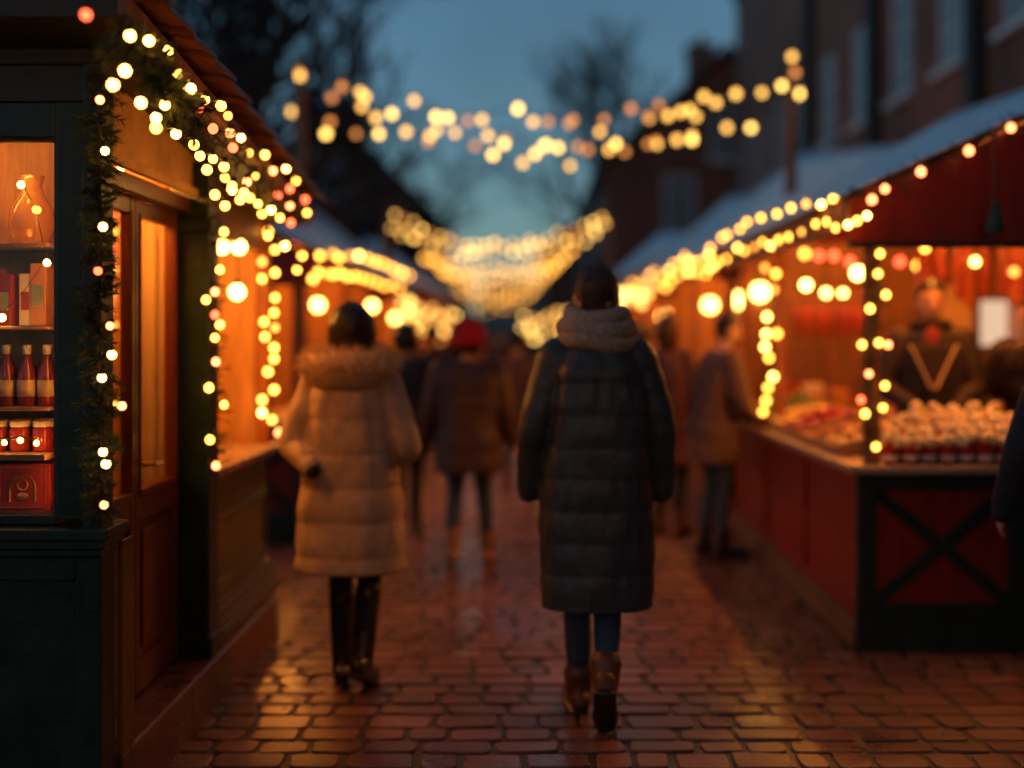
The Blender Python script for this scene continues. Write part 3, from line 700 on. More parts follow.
# ------------------------------------------------------------------ market stalls
def stall(label, s, X, Y0, Y1, depth, ez, rz0, rz1, panel='red', frame='green', front=False, ext=0.0, inner='wood', lamp='tube'):
    """s=+1 right of the street, counter front at X; eave height ez; ridge heights near rz0 and far rz1"""
    t = thing('market_stall', label, 'market stall', (X, Y0, 0)); L = Y1-Y0
    def b(name, m, fn, bevel=.004, par=None):
        mb = MB(); fn(mb)
        if s < 0:
            mb.v = [(-x, y, z) for x, y, z in mb.v]; mb.f = [tuple(reversed(f)) for f in mb.f]
        return mb.build(name, M[m], par or t, bevel=bevel)
    # street-side counter front: panels between battens
    np_ = max(2, round(L/1.2))
    b('counter_panel', panel, lambda q: q.box(.03,.06,.02,L-.02,.14,.86), 0)
    for i in range(np_+1):
        y = i*L/np_
        b('batten', panel if 0 < i < np_ else frame, lambda q: q.box(.0 if i in (0,np_) else .012,.029,max(0,y-.035),min(L,y+.035),.14,.86))
    b('rail', panel, lambda q: (q.box(.014,.029,.04,L-.04,.80,.86), q.box(.016,.029,.04,L-.04,.485,.52), q.box(.014,.029,.04,L-.04,.141,.20)))
    b('base_board', 'brown', lambda q: (q.box(-.02,.05,.012,L,.0,.10), q.box(-.005,.05,.012,L,.101,.138)), .006)
    b('countertop', 'topwood', lambda q: q.box(-.05,.55,-.05 if front else 0,L,.88,.92), .008)
    # near end (faces the camera)
    def f_(q):
        q.box(.0,.09,-.02,.02,.10,.878); q.box(.091,depth,-.016,.02,.80,.876); q.box(.091,depth,-.018,.02,.14,.23)
        for x in ([.80, .90, 1.70] if depth > 2 else [depth-.09]): q.box(x-.045,x+.045,-.02,.02,.231,.799)
        q.box(.0,depth,-.03,.02,.0,.138)
    b('end_frame', frame, f_, .005)
    b('end_panel', panel, lambda q: q.box(.05,depth,.021,.04,.10,.86), 0)
    xs = [(.09,.755),(.945,1.655)] if depth > 2 else [(.09,depth-.13)]
    for a, c in xs:
        b('cross_brace', frame, lambda q: (q.bar((a,.001,.24),(c,.001,.79),.022,.06), q.bar((a,.005,.79),(c,.005,.24),.02,.06)), .003)
    if front: b('end_countertop', 'topwood', lambda q: q.box(.551,depth,-.05,.45,.88,.92), .008)
    # posts
    for x, y in ((.10,.10),(.10,L-.10),(depth-.1,.10),(depth-.1,L-.1),(.10,L*.62)):
        b('post', 'woodred', lambda q: q.box(x-.035,x+.035,y-.035,y+.035,.921 if x < .5 else .0,ez+.02), .004)
    # walls
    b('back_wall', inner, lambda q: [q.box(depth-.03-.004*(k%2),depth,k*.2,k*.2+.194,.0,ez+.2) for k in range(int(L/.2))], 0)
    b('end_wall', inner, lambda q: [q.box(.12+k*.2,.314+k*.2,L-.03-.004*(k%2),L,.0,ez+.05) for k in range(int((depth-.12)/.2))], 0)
    b('floor_board', 'brown', lambda q: q.box(.1,depth,.05,L-.05,.0,.14), 0)
    # roof canvas as a sagging sheet with thickness
    ov = .08
    def roof(q, z_off=0., th=.012, sag=.05):
        nx, ny = 10, 10; vs = []
        for side in (0, 1):
            for j in range(ny+1):
                for i in range(nx+1):
                    u = i/nx; v = j/ny; x = -ov+u*(depth*.62+ov); y = -.12+v*(L+.2)
                    z = (ez)*(1-u)+(rz0*(1-v)+rz1*v)*u - sag*math.sin(math.pi*u)*abs(math.sin(math.pi*v*3))*.6
                    vs.append((x, y, z+z_off+side*th))
        fs = []; n = (nx+1)*(ny+1)
        for j in range(ny):
            for i in range(nx):
                a = j*(nx+1)+i; fs.append((a, a+nx+1, a+nx+2, a+1)); fs.append((n+a, n+a+1, n+a+nx+2, n+a+nx+1))
        for i in range(nx):
            fs.append((i, i+1, n+i+1, n+i)); a = ny*(nx+1)+i; fs.append((a, n+a, n+a+1, a+1))
        for j in range(ny):
            a = j*(nx+1); fs.append((a, n+a, n+a+nx+1, a+nx+1)); a += nx; fs.append((a, a+nx+1, n+a+nx+1, n+a))
        q.add(vs, fs)
    o = b('roof_canvas', 'tarp', lambda q: roof(q), 0)
    o.data.polygons.foreach_set('use_smooth', [True]*len(o.data.polygons))
    o = b('roof_lining', 'redcloth', lambda q: roof(q, -.03, .012), 0)
    b('roof_back', 'tarp', lambda q: q.add([(depth*.62,-.1,rz0),(depth+.1,-.1,ez+.2),(depth+.1,L+.1,ez+.2),(depth*.62,L+.1,rz1),(depth*.62,-.1,rz0+.02),(depth+.1,-.1,ez+.22),(depth+.1,L+.1,ez+.22),(depth*.62,L+.1,rz1+.02)],
        [(0,3,2,1),(4,5,6,7),(0,1,5,4),(1,2,6,5),(2,3,7,6),(3,0,4,7)]), 0)
    b('valance', 'lamplit_cloth' if front else 'redcloth', lambda q: q.box(-.075,-.06,-.10,L+.06,ez-.17,ez-.012), .003)
    # gable board towards the camera
    zc = ez-.23
    def f_(q):
        xe = -.06; n = 12; top = lambda x: ez-.03+(rz0-ez)*max(0, min(1, (x+ov)/(depth*.62+ov)))
        pts = [(xe,-.06,zc)]+[(depth*.62,-.06,zc)]
        q.add([(xe,-.07,zc),(depth*.62,-.07,zc),(depth*.62,-.07,rz0-.04),(xe,-.07,ez-.035),(xe,-.05,zc),(depth*.62,-.05,zc),(depth*.62,-.05,rz0-.04),(xe,-.05,ez-.035)],
              [(0,1,2,3),(7,6,5,4),(0,4,5,1),(1,5,6,2),(2,6,7,3),(3,7,4,0)])
        x2 = depth*.62; q.add([(x2,-.07,zc),(depth,-.07,zc),(depth,-.07,ez+.15),(x2,-.07,rz0-.04),(x2,-.05,zc),(depth,-.05,zc),(depth,-.05,ez+.15),(x2,-.05,rz0-.04)],
              [(0,1,2,3),(7,6,5,4),(0,4,5,1),(1,5,6,2),(2,6,7,3),(3,7,4,0)])
    b('gable_board', 'red', f_, 0)
    b('gable_rail', 'darkboard', lambda q: q.box(-.06,depth,-.085,-.045,zc-.03,zc-.001), .004)
    # added lamps hidden under the ridge to brighten the stall inside
    for k in range(max(1, int(L/1.8))):
        y = (k+.5)*L/max(1, int(L/1.8))
        b('fill_lamp', lamp, lambda q: q.box(.75,.80,y-.5,y+.5,ez+.19,ez+.22), 0)
    if front: b('front_fill_lamp', 'tube_low', lambda q: q.box(.35,2.3,.02,.05,ez-.16,ez-.14), 0)  # added strip behind the gable board, lights cups and vendor
    return t
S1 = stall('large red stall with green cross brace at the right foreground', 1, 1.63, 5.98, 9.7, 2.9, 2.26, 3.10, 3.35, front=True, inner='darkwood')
stall('second stall on the right, its lamps showing behind the foreground stall', 1, 1.66, 10.4, 14.4, 2.6, 2.30, 3.2, 3.75, panel='woodred')
stall('third stall on the right, farther along the row', 1, 1.60, 15.2, 19.2, 2.6, 2.30, 3.3, 3.8, panel='red')
stall('last stall on the right, closing in on the street', 1, 1.25, 21, 26, 2.6, 2.30, 3.3, 3.8, panel='woodred')
stall('red stall with pale roof just behind the woman in beige', -1, -1.66, 9.0, 13.0, 2.6, 2.2, 3.0, 3.45, panel='red')
stall('third stall on the left, past the red one', -1, -1.70, 14.0, 18.0, 2.6, 2.2, 3.1, 3.5, panel='woodred')
stall('last stall on the left before the street end', -1, -1.5, 19.5, 24.5, 2.6, 2.2, 3.1, 3.5, panel='red')

# ------------------------------------------------------------------ right stall lights and goods
rake = [(872,200),(885,189),(921,172),(969,151),(1011,128),(1050,105)]
garland('fir garland with rose bulbs along the sloping gable edge of the right stall', [at(850,196,5.84)]+[at(a,b-4,5.84) for a,b in rake], [at(a,b,5.80) for a,b in rake], .020, 'bulb_pink', 120, 16, .07, .035, {5:'bulb_red'}, socket=False)
pb = [(880,254),(878,274),(886,295),(870,309),(879,343),(862,345),(869,374),(885,386),(861,400),(883,408),(865,414),(876,447),(888,345),(883,237)]
garland('fir garland with warm bulbs down the corner post of the right stall', [at(873+3*math.sin(k), 200+k*42, 6.0) for k in range(7)], [at(a,b,5.95) for a,b in pb], .018, 'bulb_mid', 160, 14, .075, .035, {6:'bulb_pink',8:'bulb_red',12:'bulb_pink',13:'bulb_red'}, socket=False)
def wy(px, X): return X*F/(px-VX)
up = [(833,199),(821,205),(806,204),(791,208),(777,214),(761,218),(747,222),(740,229),(727,235)]
P = [at(a,b,wy(a,1.53)) for a,b in up]
def far_line(P, X, ratio, y1, step, jz=.03):
    y = P[-1].y+step; i = 0
    while y < y1:
        P.append(Vector((X+rnd.uniform(-.03,.03), y, 1.57+X*ratio+ .05*math.sin(y*2.2)+rnd.uniform(-jz,jz)))); y += step
    return P
lights('upper line of warm bulbs along the right stall eave', far_line(P, 1.53, .475, 20, .34), .018, 'bulb_mid')
lo = [(867,216),(857,221),(848,225),(836,228),(827,222),(816,224),(802,232),(789,237),(779,240),(771,246),(763,242),(755,247),(745,251),(738,248),(727,259),(718,262)]
lights('lower line of warm bulbs swagged below the right stall eave', far_line([at(a,b,wy(a,1.55)) for a,b in lo], 1.55, .385, 20, .28), .018, 'bulb_mid')
vb = [(765,268),(776,274),(774,290),(767,317),(766,334),(777,334),(765,347),(769,358),(773,377),(768,388),(766,401),(763,412)]
lights('warm bulbs down the middle post of the right stall', [at(a,b,8.2) for a,b in vb], .022, 'bulb_mid')
lights('small warm and red bulbs strung inside the right stall', [at(904,232,6.6),at(925,248,6.9),at(944,243,7.2),at(975,262,7.6),at(1014,272,7.9)], .026, 'bulb_mid', keys={0:'bulb_red'})
lights('small red and warm bulbs along the inner rail of the right stall', [at(a,b,8.9) for a,b in ((805,254),(819,256),(834,256),(850,262),(900,262),(918,266))], .03, 'bulb_mid', keys={1:'bulb_red',2:'bulb_red',3:'bulb_red',4:'bulb_red'})
for lb, px, py, Y, r in (('globe lamp nearest the corner post of the right stall', 858,273,7.0,.042), ('small bright lamp left of the nearest globe in the right stall', 806,285,7.6,.034), ('dim small lamp between the nearest globe and the middle post', 826,293,8.8,.03), ('small lamp just under the nearest globe of the right stall', 843,293,8.6,.026),
        ('right globe of the row of three past the middle post', 760,292,9.6,.07), ('middle globe of the row of three past the middle post', 736,300,11.2,.075), ('left globe of the row of three past the middle post', 710,305,12.4,.07), ('faint globe lamp left of the row of three, deeper in the row', 685,312,14.6,.07), ('last globe lamp of the right row', 664,316,17,.07)):
    globe_lamp(lb, at(px,py,Y), r, .3, 'globe lamps of the right stalls')
# green tassel ornament
t = thing('hanging_tassel', 'dark green tassel hanging on a cord before the red gable', 'ornament', at(995,214,5.75))
MB().tube([(0,0,.05),(0,0,.42)], .006, 6).build('cord', M['green'], t)
MB().lathe([(.045,-.09),(.038,-.05),(.028,0),(.014,.03),(.018,.045),(.008,.06)], seg=14).build('bell', mat('green_felt', (.01,.07,.05), .8, .3, 20), t, smooth=True)

# paper cups with dumplings
M['dough'] = mat('pale_fried_dough', (.85, .60, .30), .45, .25, 20, .2, 60)
M['cupred'] = mat('red_paper', (.60, .03, .02), .45, .15); M['cupwhite'] = mat('white_print', (.72,.6,.5), .5, .05)
def cup_proto(loc, label):
    t = thing('paper_cup', label, 'cup', loc, 0, 'red paper cups on the near counter')
    MB().lathe([(.036,0),(.046,.11),(.050,.112),(.050,.120),(.045,.12),(.043,.10)], seg=18).build('cup', M['cupred'], t, smooth=True)
    MB().lathe([(.0385,.018),(.0415,.045)], seg=18).build('band', M['cupwhite'], t, smooth=True)
    return t
ball_me = None
bm = bmesh.new(); bmesh.ops.create_icosphere(bm, subdivisions=2, radius=.03)
for v in bm.verts: v.co *= 1+.12*noise.noise(v.co*40)
for f in bm.faces: f.smooth = True
ball_me = bpy.data.meshes.new('dough_ball'); bm.to_mesh(ball_me); bm.free(); ball_me.materials.append(M['dough'])
tiers = [(6.04, .921, 10, 1.82, .094), (6.15, .975, 8, 1.90, .096), (6.26, 1.025, 5, 2.02, .098)]
tlab = ['red paper cup heaped with dough balls, in the front row on the near counter', 'red paper cup heaped with dough balls, in the middle row one step up', 'red paper cup heaped with dough balls, in the raised back row']
for ti, (Y, z, n, x0, st) in enumerate(tiers):
    if z > .93:
        t = thing('display_step', ['','low wooden step carrying the middle row of red cups','higher wooden step carrying the back row of red cups'][ti], 'display stand', (x0-.06, Y-.055, .921))
        MB().box(0, n*st+.02, 0, .12, 0, z-.922).build('board', M['shelf'], t, bevel=.003)
    c0 = None
    for i in range(n):
        p = (x0+i*st+rnd.uniform(-.004,.004), Y+rnd.uniform(-.008,.008), z)
        if c0 is None: c0 = cup_proto(p, tlab[ti]); ck = kids(c0)
        else: dup(c0, p, rnd.uniform(0,6), tree=ck)
        for k in range(8 if n < 10 else 7):
            a = k*6.283/5+rnd.random(); rr = .034 if k < 5 else .014
            o = bpy.data.objects.new('dough_ball', ball_me); COL.objects.link(o)
            o.location = (p[0]+rr*math.cos(a), p[1]+rr*math.sin(a), z+(.115 if k < 5 else .152)+rnd.uniform(-.008,.022)); o.rotation_euler = (rnd.random()*6,)*3; o.scale = (rnd.uniform(.8,1.2),)*3
            tag(o, ['golden dough ball heaped in a front row cup','golden dough ball heaped in a middle row cup','golden dough ball heaped in a back row cup'][ti], 'dough ball', 'dough balls in red cups')
# trays of pastries on the street side counter
M['ginger'] = mat('ginger_brown_biscuit', (.55, .24, .07), .6, .3, 18, .2, 60); M['yellowp'] = mat('yellow_pastry', (.85, .52, .16), .5, .25, 18, .2, 60); M['greenf'] = mat('green_leaf_veg', (.10, .16, .03), .55, .4, 18)
M['redf'] = mat('red_apple_skin', (.40, .03, .015), .25, .3, 8, coat=.4)
def lump(seed, r, flat=1., k=25, a=.18):
    bm = bmesh.new(); bmesh.ops.create_icosphere(bm, subdivisions=2, radius=r)
    for v in bm.verts: v.co *= 1+a*noise.noise(v.co*k+Vector((seed,0,0))); v.co.z *= flat
    for f in bm.faces: f.smooth = True
    me = bpy.data.meshes.new('lump'); bm.to_mesh(me); bm.free(); return me
kinds = [('pastry','yellowp','round yellow pastry','pastry',.034,.8), ('biscuit','ginger','brown ginger biscuit','biscuit',.036,.45), ('apple','redf','shiny red apple','apple',.036,.95), ('bread_roll','yellowp','golden bread roll','bread roll',.042,.7), ('cabbage','greenf','small green cabbage','cabbage',.05,.9), ('biscuit','ginger','dark ginger biscuit','biscuit',.034,.5)]
ords = ['nearest the corner post', 'second from the corner post', 'third from the corner post', 'fourth from the corner post', 'second from the far end', 'at the far end']
for i, (nm, mk, lb, ct, r, fl) in enumerate(kinds):
    y0 = 6.42+i*.52
    t = thing('wooden_tray', 'shallow tilted wooden tray on the street counter, ' + ords[i], 'tray', (1.66, y0, .921))
    Mx = Matrix.Rotation(R(-14), 4, 'Y')
    q = MB(); q.box(0,.46,0,.46,.0,.012,Mx); q.box(0,.46,0,.012,.0125,.06,Mx); q.box(0,.46,.448,.46,.0125,.06,Mx); q.box(0,.012,.0125,.4475,.0125,.05,Mx); q.box(.448,.46,.0125,.4475,.0125,.06,Mx)
    q.build('tray', M['shelf'], t)
    MB().box(.30,.44,.05,.41,-.0,.094).build('prop', M['shelf'], t)
    me = lump(i, r, fl); me.materials.append(M[mk])
    for a in range(5):
        for b_ in range(5):
            for lay in range(2 if (a+b_)%2 and 0<a<4 and 0<b_<4 else 1):
                o = bpy.data.objects.new(nm, me); COL.objects.link(o)
                lp = Mx @ Vector((.06+a*.084+rnd.uniform(-.008,.008), .06+b_*.084+rnd.uniform(-.008,.008), .012+r*fl+lay*r*1.3*fl))
                o.location = Vector((1.66, y0, .921))+lp; o.rotation_euler = (rnd.uniform(-.3,.3), rnd.uniform(-.3,.3), rnd.random()*6)
                tag(o, lb+' in the tray '+ords[i], ct, lb+'s in the tray '+ords[i])
# hanging goods on rails
def hang(lb, pts, mk, L, r, group):
    first = None
    for p in pts:
        if first is None:
            first = thing('hanging_sausage', lb, 'sausage', p, 0, group)
            MB().limb([(0,0,-L),(0,.006,-L*.5),(0,0,-.03)], [r*.8, r, r*.7], 10).build('casing', M[mk], first, smooth=True)
            MB().tube([(0,0,-.02),(0,0,.05)], .003, 5).build('string', M['cap'], first); fk = kids(first)
        else: dup(first, p, rnd.random()*6, tree=fk)
M['sausage'] = mat('red_brown_casing', (.30,.035,.015), .35, .4, 12, .3, 40, coat=.3); M['sausage2'] = mat('orange_red_casing', (.55,.12,.03), .35, .3, 12, .3, 40, coat=.3)
zr = at(0,243,8.0).z
for lb, Y, xa, xb, mk, st in (('dark red sausage hanging from the back rail behind the vendor', 8.0, 2.62, 3.55, 'sausage', .14), ('orange red sausage hanging from the back rail behind the vendor', 8.06, 2.66, 3.5, 'sausage2', .30)):
    xs = []; x = xa
    while x < xb: xs.append(Vector((x, Y, zr))); x += st*rnd.uniform(.8,1.2)
    hang(lb, xs, mk, rnd.uniform(.32,.42), .042, 'sausages on the back rail')
xs = [Vector((2.02+i*.085, 9.1, 1.80+.01*(i%2))) for i in range(7)]
hang('short red sausage hanging on the far rail left of the corner post', xs, 'sausage', .22, .036, 'sausages on the far rail')
t = thing('hanging_rail', 'wooden rail carrying the sausages behind the vendor', 'rail', (2.5, 8.03, zr+.055)); MB().tube([(0,0,0),(1.3,0,0)], .014, 8).build('bar', M['woodred'], t)
for x in (.05, 1.25): MB().tube([(x,0,.0),(x,0,.17)], .006, 5).build('hook', M['iron'], t)
t = thing('hanging_rail', 'wooden rail carrying the short sausages at the far side', 'rail', (1.95, 9.1, 1.86)); MB().tube([(0,0,0),(.75,0,0)], .014, 8).build('bar', M['woodred'], t)
for x in (.05, .70): MB().tube([(x,0,0),(x,0,.34)], .006, 5).build('hook', M['iron'], t)
# notice, curtain, shelf on the far wall
c = at(994,323,9.0)
t = thing('paper_notice', 'pale backlit notice in a frame on the wall right of the vendor', 'notice', (c.x, 9.62, CAMH+(c.z-CAMH)*9.62/9.0))
t.location.x = (994-VX)*9.62/F
MB().box(-.115,.115,-.012,0,-.18,.18).build('sheet', emit('lit_notice', (1, .66, .42), .42), t)
q = MB(); q.box(-.135,-.115,-.02,0,-.20,.20); q.box(.115,.135,-.02,0,-.20,.20); q.box(-.114,.114,-.02,0,.18,.20); q.box(-.114,.114,-.02,0,-.20,-.18); q.build('frame', M['shelf'], t, bevel=.003)
t = thing('hanging_curtain', 'long cream cloth hanging beside the vendor on the far wall', 'curtain', (3.28, 9.55, 0))
q = MB()
for k in range(9): q.box(k*.028, k*.028+.0275, -.012*math.sin(k*1.2), .012-.012*math.sin(k*1.2), 1.0, 1.95)
q.build('cloth', M['curtain'], t)
t = thing('wall_shelf', 'dark open shelf at the right end of the far wall', 'shelf', (3.82, 9.5, 1.0))
q = MB(); q.box(0,.03,-.2,.15,0,1.0); q.box(.5,.53,-.2,.15,0,1.0)
for z in (0,.32,.64,.97): q.box(.031,.499,-.2,.15,z,z+.025)
q.build('carcass', M['shelf'], t)
for i in range(8):
    dup(j0, (3.9+.055*(i%4)*1.9, 9.4, 1.0+.32*(i//4)+.027), 0, 'dark preserve jar with pale lid on the dark open shelf', 'jars on the open shelf', scale=1.5, tree=kj)
for i, (px, Y) in enumerate(((775,9.2),(800,9.3),(832,9.35),(960,9.3))):
    dup(v0, ((px-VX)*Y/F, Y, .921), 0, ['amber glass vase by the middle post of the right stall','amber glass vase left in the back of the right stall','amber glass vase centre in the back of the right stall','amber glass vase behind the vendor'][i], 'amber vases in the right stall')
for i in range(11):
    k = ['redbox','whitebox','orangebox','amber','whitebox','redbox'][i%6]; hh = rnd.uniform(.12,.34); wd = rnd.uniform(.10,.17)
    t = thing('carton', '%s carton standing on the far bench, %s from the left' % ({'orangebox':'orange','whitebox':'cream','redbox':'red','amber':'amber'}[k], ['first','second','third','fourth','fifth','sixth','seventh','eighth','ninth','tenth','eleventh'][i]), 'carton', (1.98+i*.205, 9.3, .921), rnd.uniform(-.2,.2), 'cartons on the far bench')
    MB().box(-wd/2, wd/2, -.08, .08, 0, hh).build('box', M[k], t, bevel=.004)
    MB().box(-wd/2+.02, wd/2-.02, -.083, -.0802, hh*.3, hh*.7).build('print', M['gold' if k != 'whitebox' else 'redbox'], t)
t = thing('back_bench', 'wooden bench along the far wall of the right stall', 'bench', (1.8, 8.9, .0))
q = MB(); q.box(0,2.5,.2,.7,.88,.92); q.box(0,.06,.2,.7,.14,.879); q.box(2.44,2.5,.2,.7,.14,.879); q.build('top', M['shelf'], t)

# ------------------------------------------------------------------ left stall lights
up = [(320,256),(333,254),(339,258),(350,256),(359,256),(368,259),(376,262),(383,264),(390,267),(395,270),(402,273),(409,276)]
P = [at(a,b, 1.52*F/(VX-a)) for a,b in up]
lights('upper line of warm bulbs along the left stall eave', P, .024, 'bulb_mid')
lo = [(313,279)]+[(318+ i*7.4, 270+i*1.6+rnd.uniform(-2.5,2.5)) for i in range(12)]
lights('lower line of warm bulbs under the left stall eave', [at(a,b,1.55*F/(VX-a)) for a,b in lo], .024, 'bulb_mid')
for i, (xa, ya, xb, yb, Y0, Y1, n, sg) in enumerate(((400,300,455,312,15,22,16,6),(404,312,452,322,16,22,14,6),(402,322,446,330,16.5,21,12,5),(410,304,440,338,17,20,10,3),
        (524,318,600,304,24,15,18,5),(522,326,590,314,24,15,16,5),(520,334,575,326,24,17,14,4),(598,296,655,283,16,11,18,4),(590,310,648,298,16,11,14,4))):
    pts = []
    for k in range(n):
        u = k/(n-1); pts.append(at(xa+(xb-xa)*u+rnd.uniform(-3,3), ya+(yb-ya)*u+sg*math.sin(math.pi*u)+rnd.uniform(-5,5), Y0+(Y1-Y0)*u))
    lights(['top strand of the cluster of lights on the far left stalls','second strand of the cluster on the far left stalls','third strand of the cluster on the far left stalls','steep strand crossing the cluster on the far left stalls','top strand of the cluster on the far right stalls','second strand of the cluster on the far right stalls','lowest strand of the cluster on the far right stalls','upper strand behind the man collar on the right row','lower strand behind the man collar on the right row'][i], pts, .040, 'bulb_street', lod=1)
for lb, px, py, Y in (('globe lamp in the stall behind the woman in beige', 318,305,9.8),('second globe lamp in the stall behind the woman', 372,306,12.5),('small globe lamp over the dark haired walker', 395,318,15.5)):
    globe_lamp(lb, at(px,py,Y), .05, .3)

# ------------------------------------------------------------------ street strings
def pole(lb, px, Y, ytop):
    p = at(px, ytop, Y); t = thing('light_pole', lb, 'pole', (p.x, Y, 0))
    MB().tube([(0,0,0),(0,0,p.z*.5),(0,0,p.z+.12)], [.075,.07,.062], 10).build('shaft', M['pole'], t, smooth=True)
    MB().tube([(0,0,p.z+.12),(0,0,p.z+.16)], [.075,.05], 10).build('cap', M['pole'], t)
    MB().tube([(0,0,0),(0,0,.12)], [.11,.10], 10).build('foot', M['iron'], t)
pole('tall brown pole holding the nearest lights on the left', 300, 12, 74)
pole('tall brown pole holding the nearest lights on the right', 791, 12, 66)
pole('brown pole holding the farther lights at the left', 386, 19.2, 210)
pole('brown pole holding the farther lights at the right', 611, 19.2, 208)
A = [(300,72),(300,76),(292,112),(342,87),(332,98),(360,92),(365,97),(362,107),(330,122),(326,134),(356,134),(376,118),(392,114),(379,134),(406,132),(414,101),(436,117),(437,130),(428,142),(430,136),(455,133),(448,118),(468,121),(475,146),(482,120),(488,136),(504,144),(505,139),(493,155),(518,109),(533,122),(548,122),(535,154),(546,145),(543,147),(558,148),(523,163),(569,124),(573,120),(578,147),(588,150),(570,166),(604,120),(600,132),(616,144),(609,150),(625,152),(631,109),(648,117),(648,144),(659,105),(649,118),(668,116),(681,112),(690,110),(696,117),(704,97),(716,103),(656,142),(657,144),(677,140),(692,140),(692,136),(727,128),(751,128),(736,94),(762,93),(782,86),(789,106),(799,94),(795,73),(792,57)]
st = [[], [], []]
for x, y in A:
    u = y-(75+50*(1-((x-545)/250)**2))
    st[0 if u < 6 else (1 if u < 24 else 2)].append((x, y))
for i, L in enumerate(st):
    L.sort()
    lights(['highest strand of festoon bulbs between the two near poles','middle strand of festoon bulbs between the two near poles','lowest sagging strand of festoon bulbs between the two near poles'][i],
        [at(x, y, 11.7+.35*i+rnd.uniform(-.05,.05)) for x, y in L], .036, 'bulb_street', lod=2, wire=.006)
def catena(lb, xa, ya, xb, yb, sag, Y, n, r=.036, jit=4.5, pw=2.4, key='bulb_street'):
    pts = []
    for k in range(n):
        u = k/(n-1); v = 2*u-1
        pts.append(at(xa+(xb-xa)*u, ya+(yb-ya)*u+sag*(1-abs(v)**pw)+rnd.uniform(-jit,jit), Y+rnd.uniform(-.1,.1)))
    lights(lb, pts, r, key, lod=1, wire=.006)
for i, (a, b_, c_, d_, s_, Y, n) in enumerate([(386,208,611,208,36,19.2,26),(388,222,611,222,28,19.5,26),(391,232,606,228,24,19.8,22)]):
    catena(['top strand of the second row of street lights','middle strand of the second row of street lights','lowest strand of the second row of street lights'][i], a, b_, c_, d_, s_, Y, n)
wd = ['third','fourth','fifth','sixth','seventh','eighth','ninth']
for i in range(7):
    xa = 424+i*3.2; xb = 573-i*3; y = 256+i*1.2
    catena('%s row of sagging lights across the far street' % wd[i], xa, y, xb, y-2, 14+i*5.4, 22+i*2.6, 18, .038, 4, 2.6, 'bulb_far')

for k, (Y, z) in enumerate(((-1.6, 3.3), (-4.2, 3.4), (-7.0, 3.3))):  # added unseen strings, warm fill light for the stall fronts
    pts = [Vector((-2.6+5.4*i/23, Y+rnd.uniform(-.05,.05), z-.7*(1-(2*i/23-1)**2)+rnd.uniform(-.05,.05))) for i in range(24)]
    lights('added fill string of festoon bulbs across the street behind the camera, ' + ['nearest','middle one','farthest'][k], pts, .036, 'bulb_fill', lod=1, wire=.006)
# ------------------------------------------------------------------ people
def skinrnd(): return M['skin']
def smoothmod(o, vox, it=2):
    r = o.modifiers.new('remesh', 'REMESH'); r.mode = 'VOXEL'; r.voxel_size = vox; r.use_smooth_shade = True
    if it:
        s_ = o.modifiers.new('smooth', 'CORRECTIVE_SMOOTH' if False else 'SMOOTH'); s_.factor = .5; s_.iterations = it
def hand(mb, wrist, d, palm_n, side, curl=.5, s=1.):
    """d: direction of hand; palm_n: palm normal; side=+1 thumb towards d x palm_n"""
    d = Vector(d).normalized(); n = Vector(palm_n); n = (n-d*n.dot(d)).normalized(); t = d.cross(n)*side; w_ = Vector(wrist)
    mb.limb([w_, w_+d*.045*s, w_+d*.085*s], [.024*s,.036*s,.038*s], 12, 3, 1.0, .42, ref=t)
    for k, (off, ln) in enumerate(((.028,.068),(.009,.078),(-.010,.073),(-.028,.056))):
        a = w_+d*.080*s+t*off*s; pts = [w_+d*.045*s+t*off*.7*s, a]; q = a; dd = d.copy()
        for j in range(3):
            ang = curl*(.35+.35*j); dd = (dd*math.cos(ang)+n*math.sin(ang)).normalized(); q = q+dd*ln*s*(.42,.33,.25)[j]; pts.append(q)
        mb.limb(pts, [.0095*s,.0098*s,.009*s,.0082*s,.0068*s], 8, 2)
    a = w_+d*.02*s+t*.022*s
    mb.limb([a, a+(t*.6+d*.8).normalized()*.035*s+n*.008*s, a+(t*.45+d*.9).normalized()*.062*s+n*.02*s, a+(t*.25+d*1).normalized()*.085*s+n*.03*s], [.013*s,.0125*s,.011*s,.008*s], 8, 2)
def head(mb, c, yaw=0, pitch=0, s=1.):
    Mx = Matrix.Rotation(yaw, 4, 'Z') @ Matrix.Rotation(pitch, 4, 'X')
    c = Vector(c); seg, rings = 32, 24; o = MB(); o.ball((0,0,0), 1, seg, rings)
    vs = []
    for v in o.v:
        x, y, z = v; f = max(0, y)
        X = x*.074; Y = y*.094; Z = z*.117
        if z < 0: X *= 1-.30*z*z; Y *= (1-.10*z*z) if y > 0 else (1-.45*z*z)
        if y > 0:
            Y -= .010*math.exp(-((abs(X)-.031)/.014)**2-((Z-.006)/.014)**2)      # eye sockets
            Y += .006*math.exp(-((Z-.030)/.012)**2)*math.exp(-(X/.05)**2)       # brow
            Y += .026*math.exp(-(X/.011)**2)*math.exp(-((Z+.026)/.017)**2)      # nose tip
            Y += .013*math.exp(-(X/.009)**2)*math.exp(-((Z+.004)/.02)**2)
            Y += .007*math.exp(-(X/.022)**2)*(math.exp(-((Z+.057)/.006)**2)+math.exp(-((Z+.071)/.007)**2))
            Y += .008*math.exp(-(X/.02)**2-((Z+.098)/.014)**2)                  # chin
        vs.append(c + (Mx @ Vector((X, Y, Z)))*s)
    mb.add(vs, o.f)
    for sd_ in (-1, 1):
        mb.ball(c+(Mx @ Vector((sd_*.077,-.008,-.004)))*s, (.010*s,.019*s,.031*s), 10, 6, Mx)
    return Mx
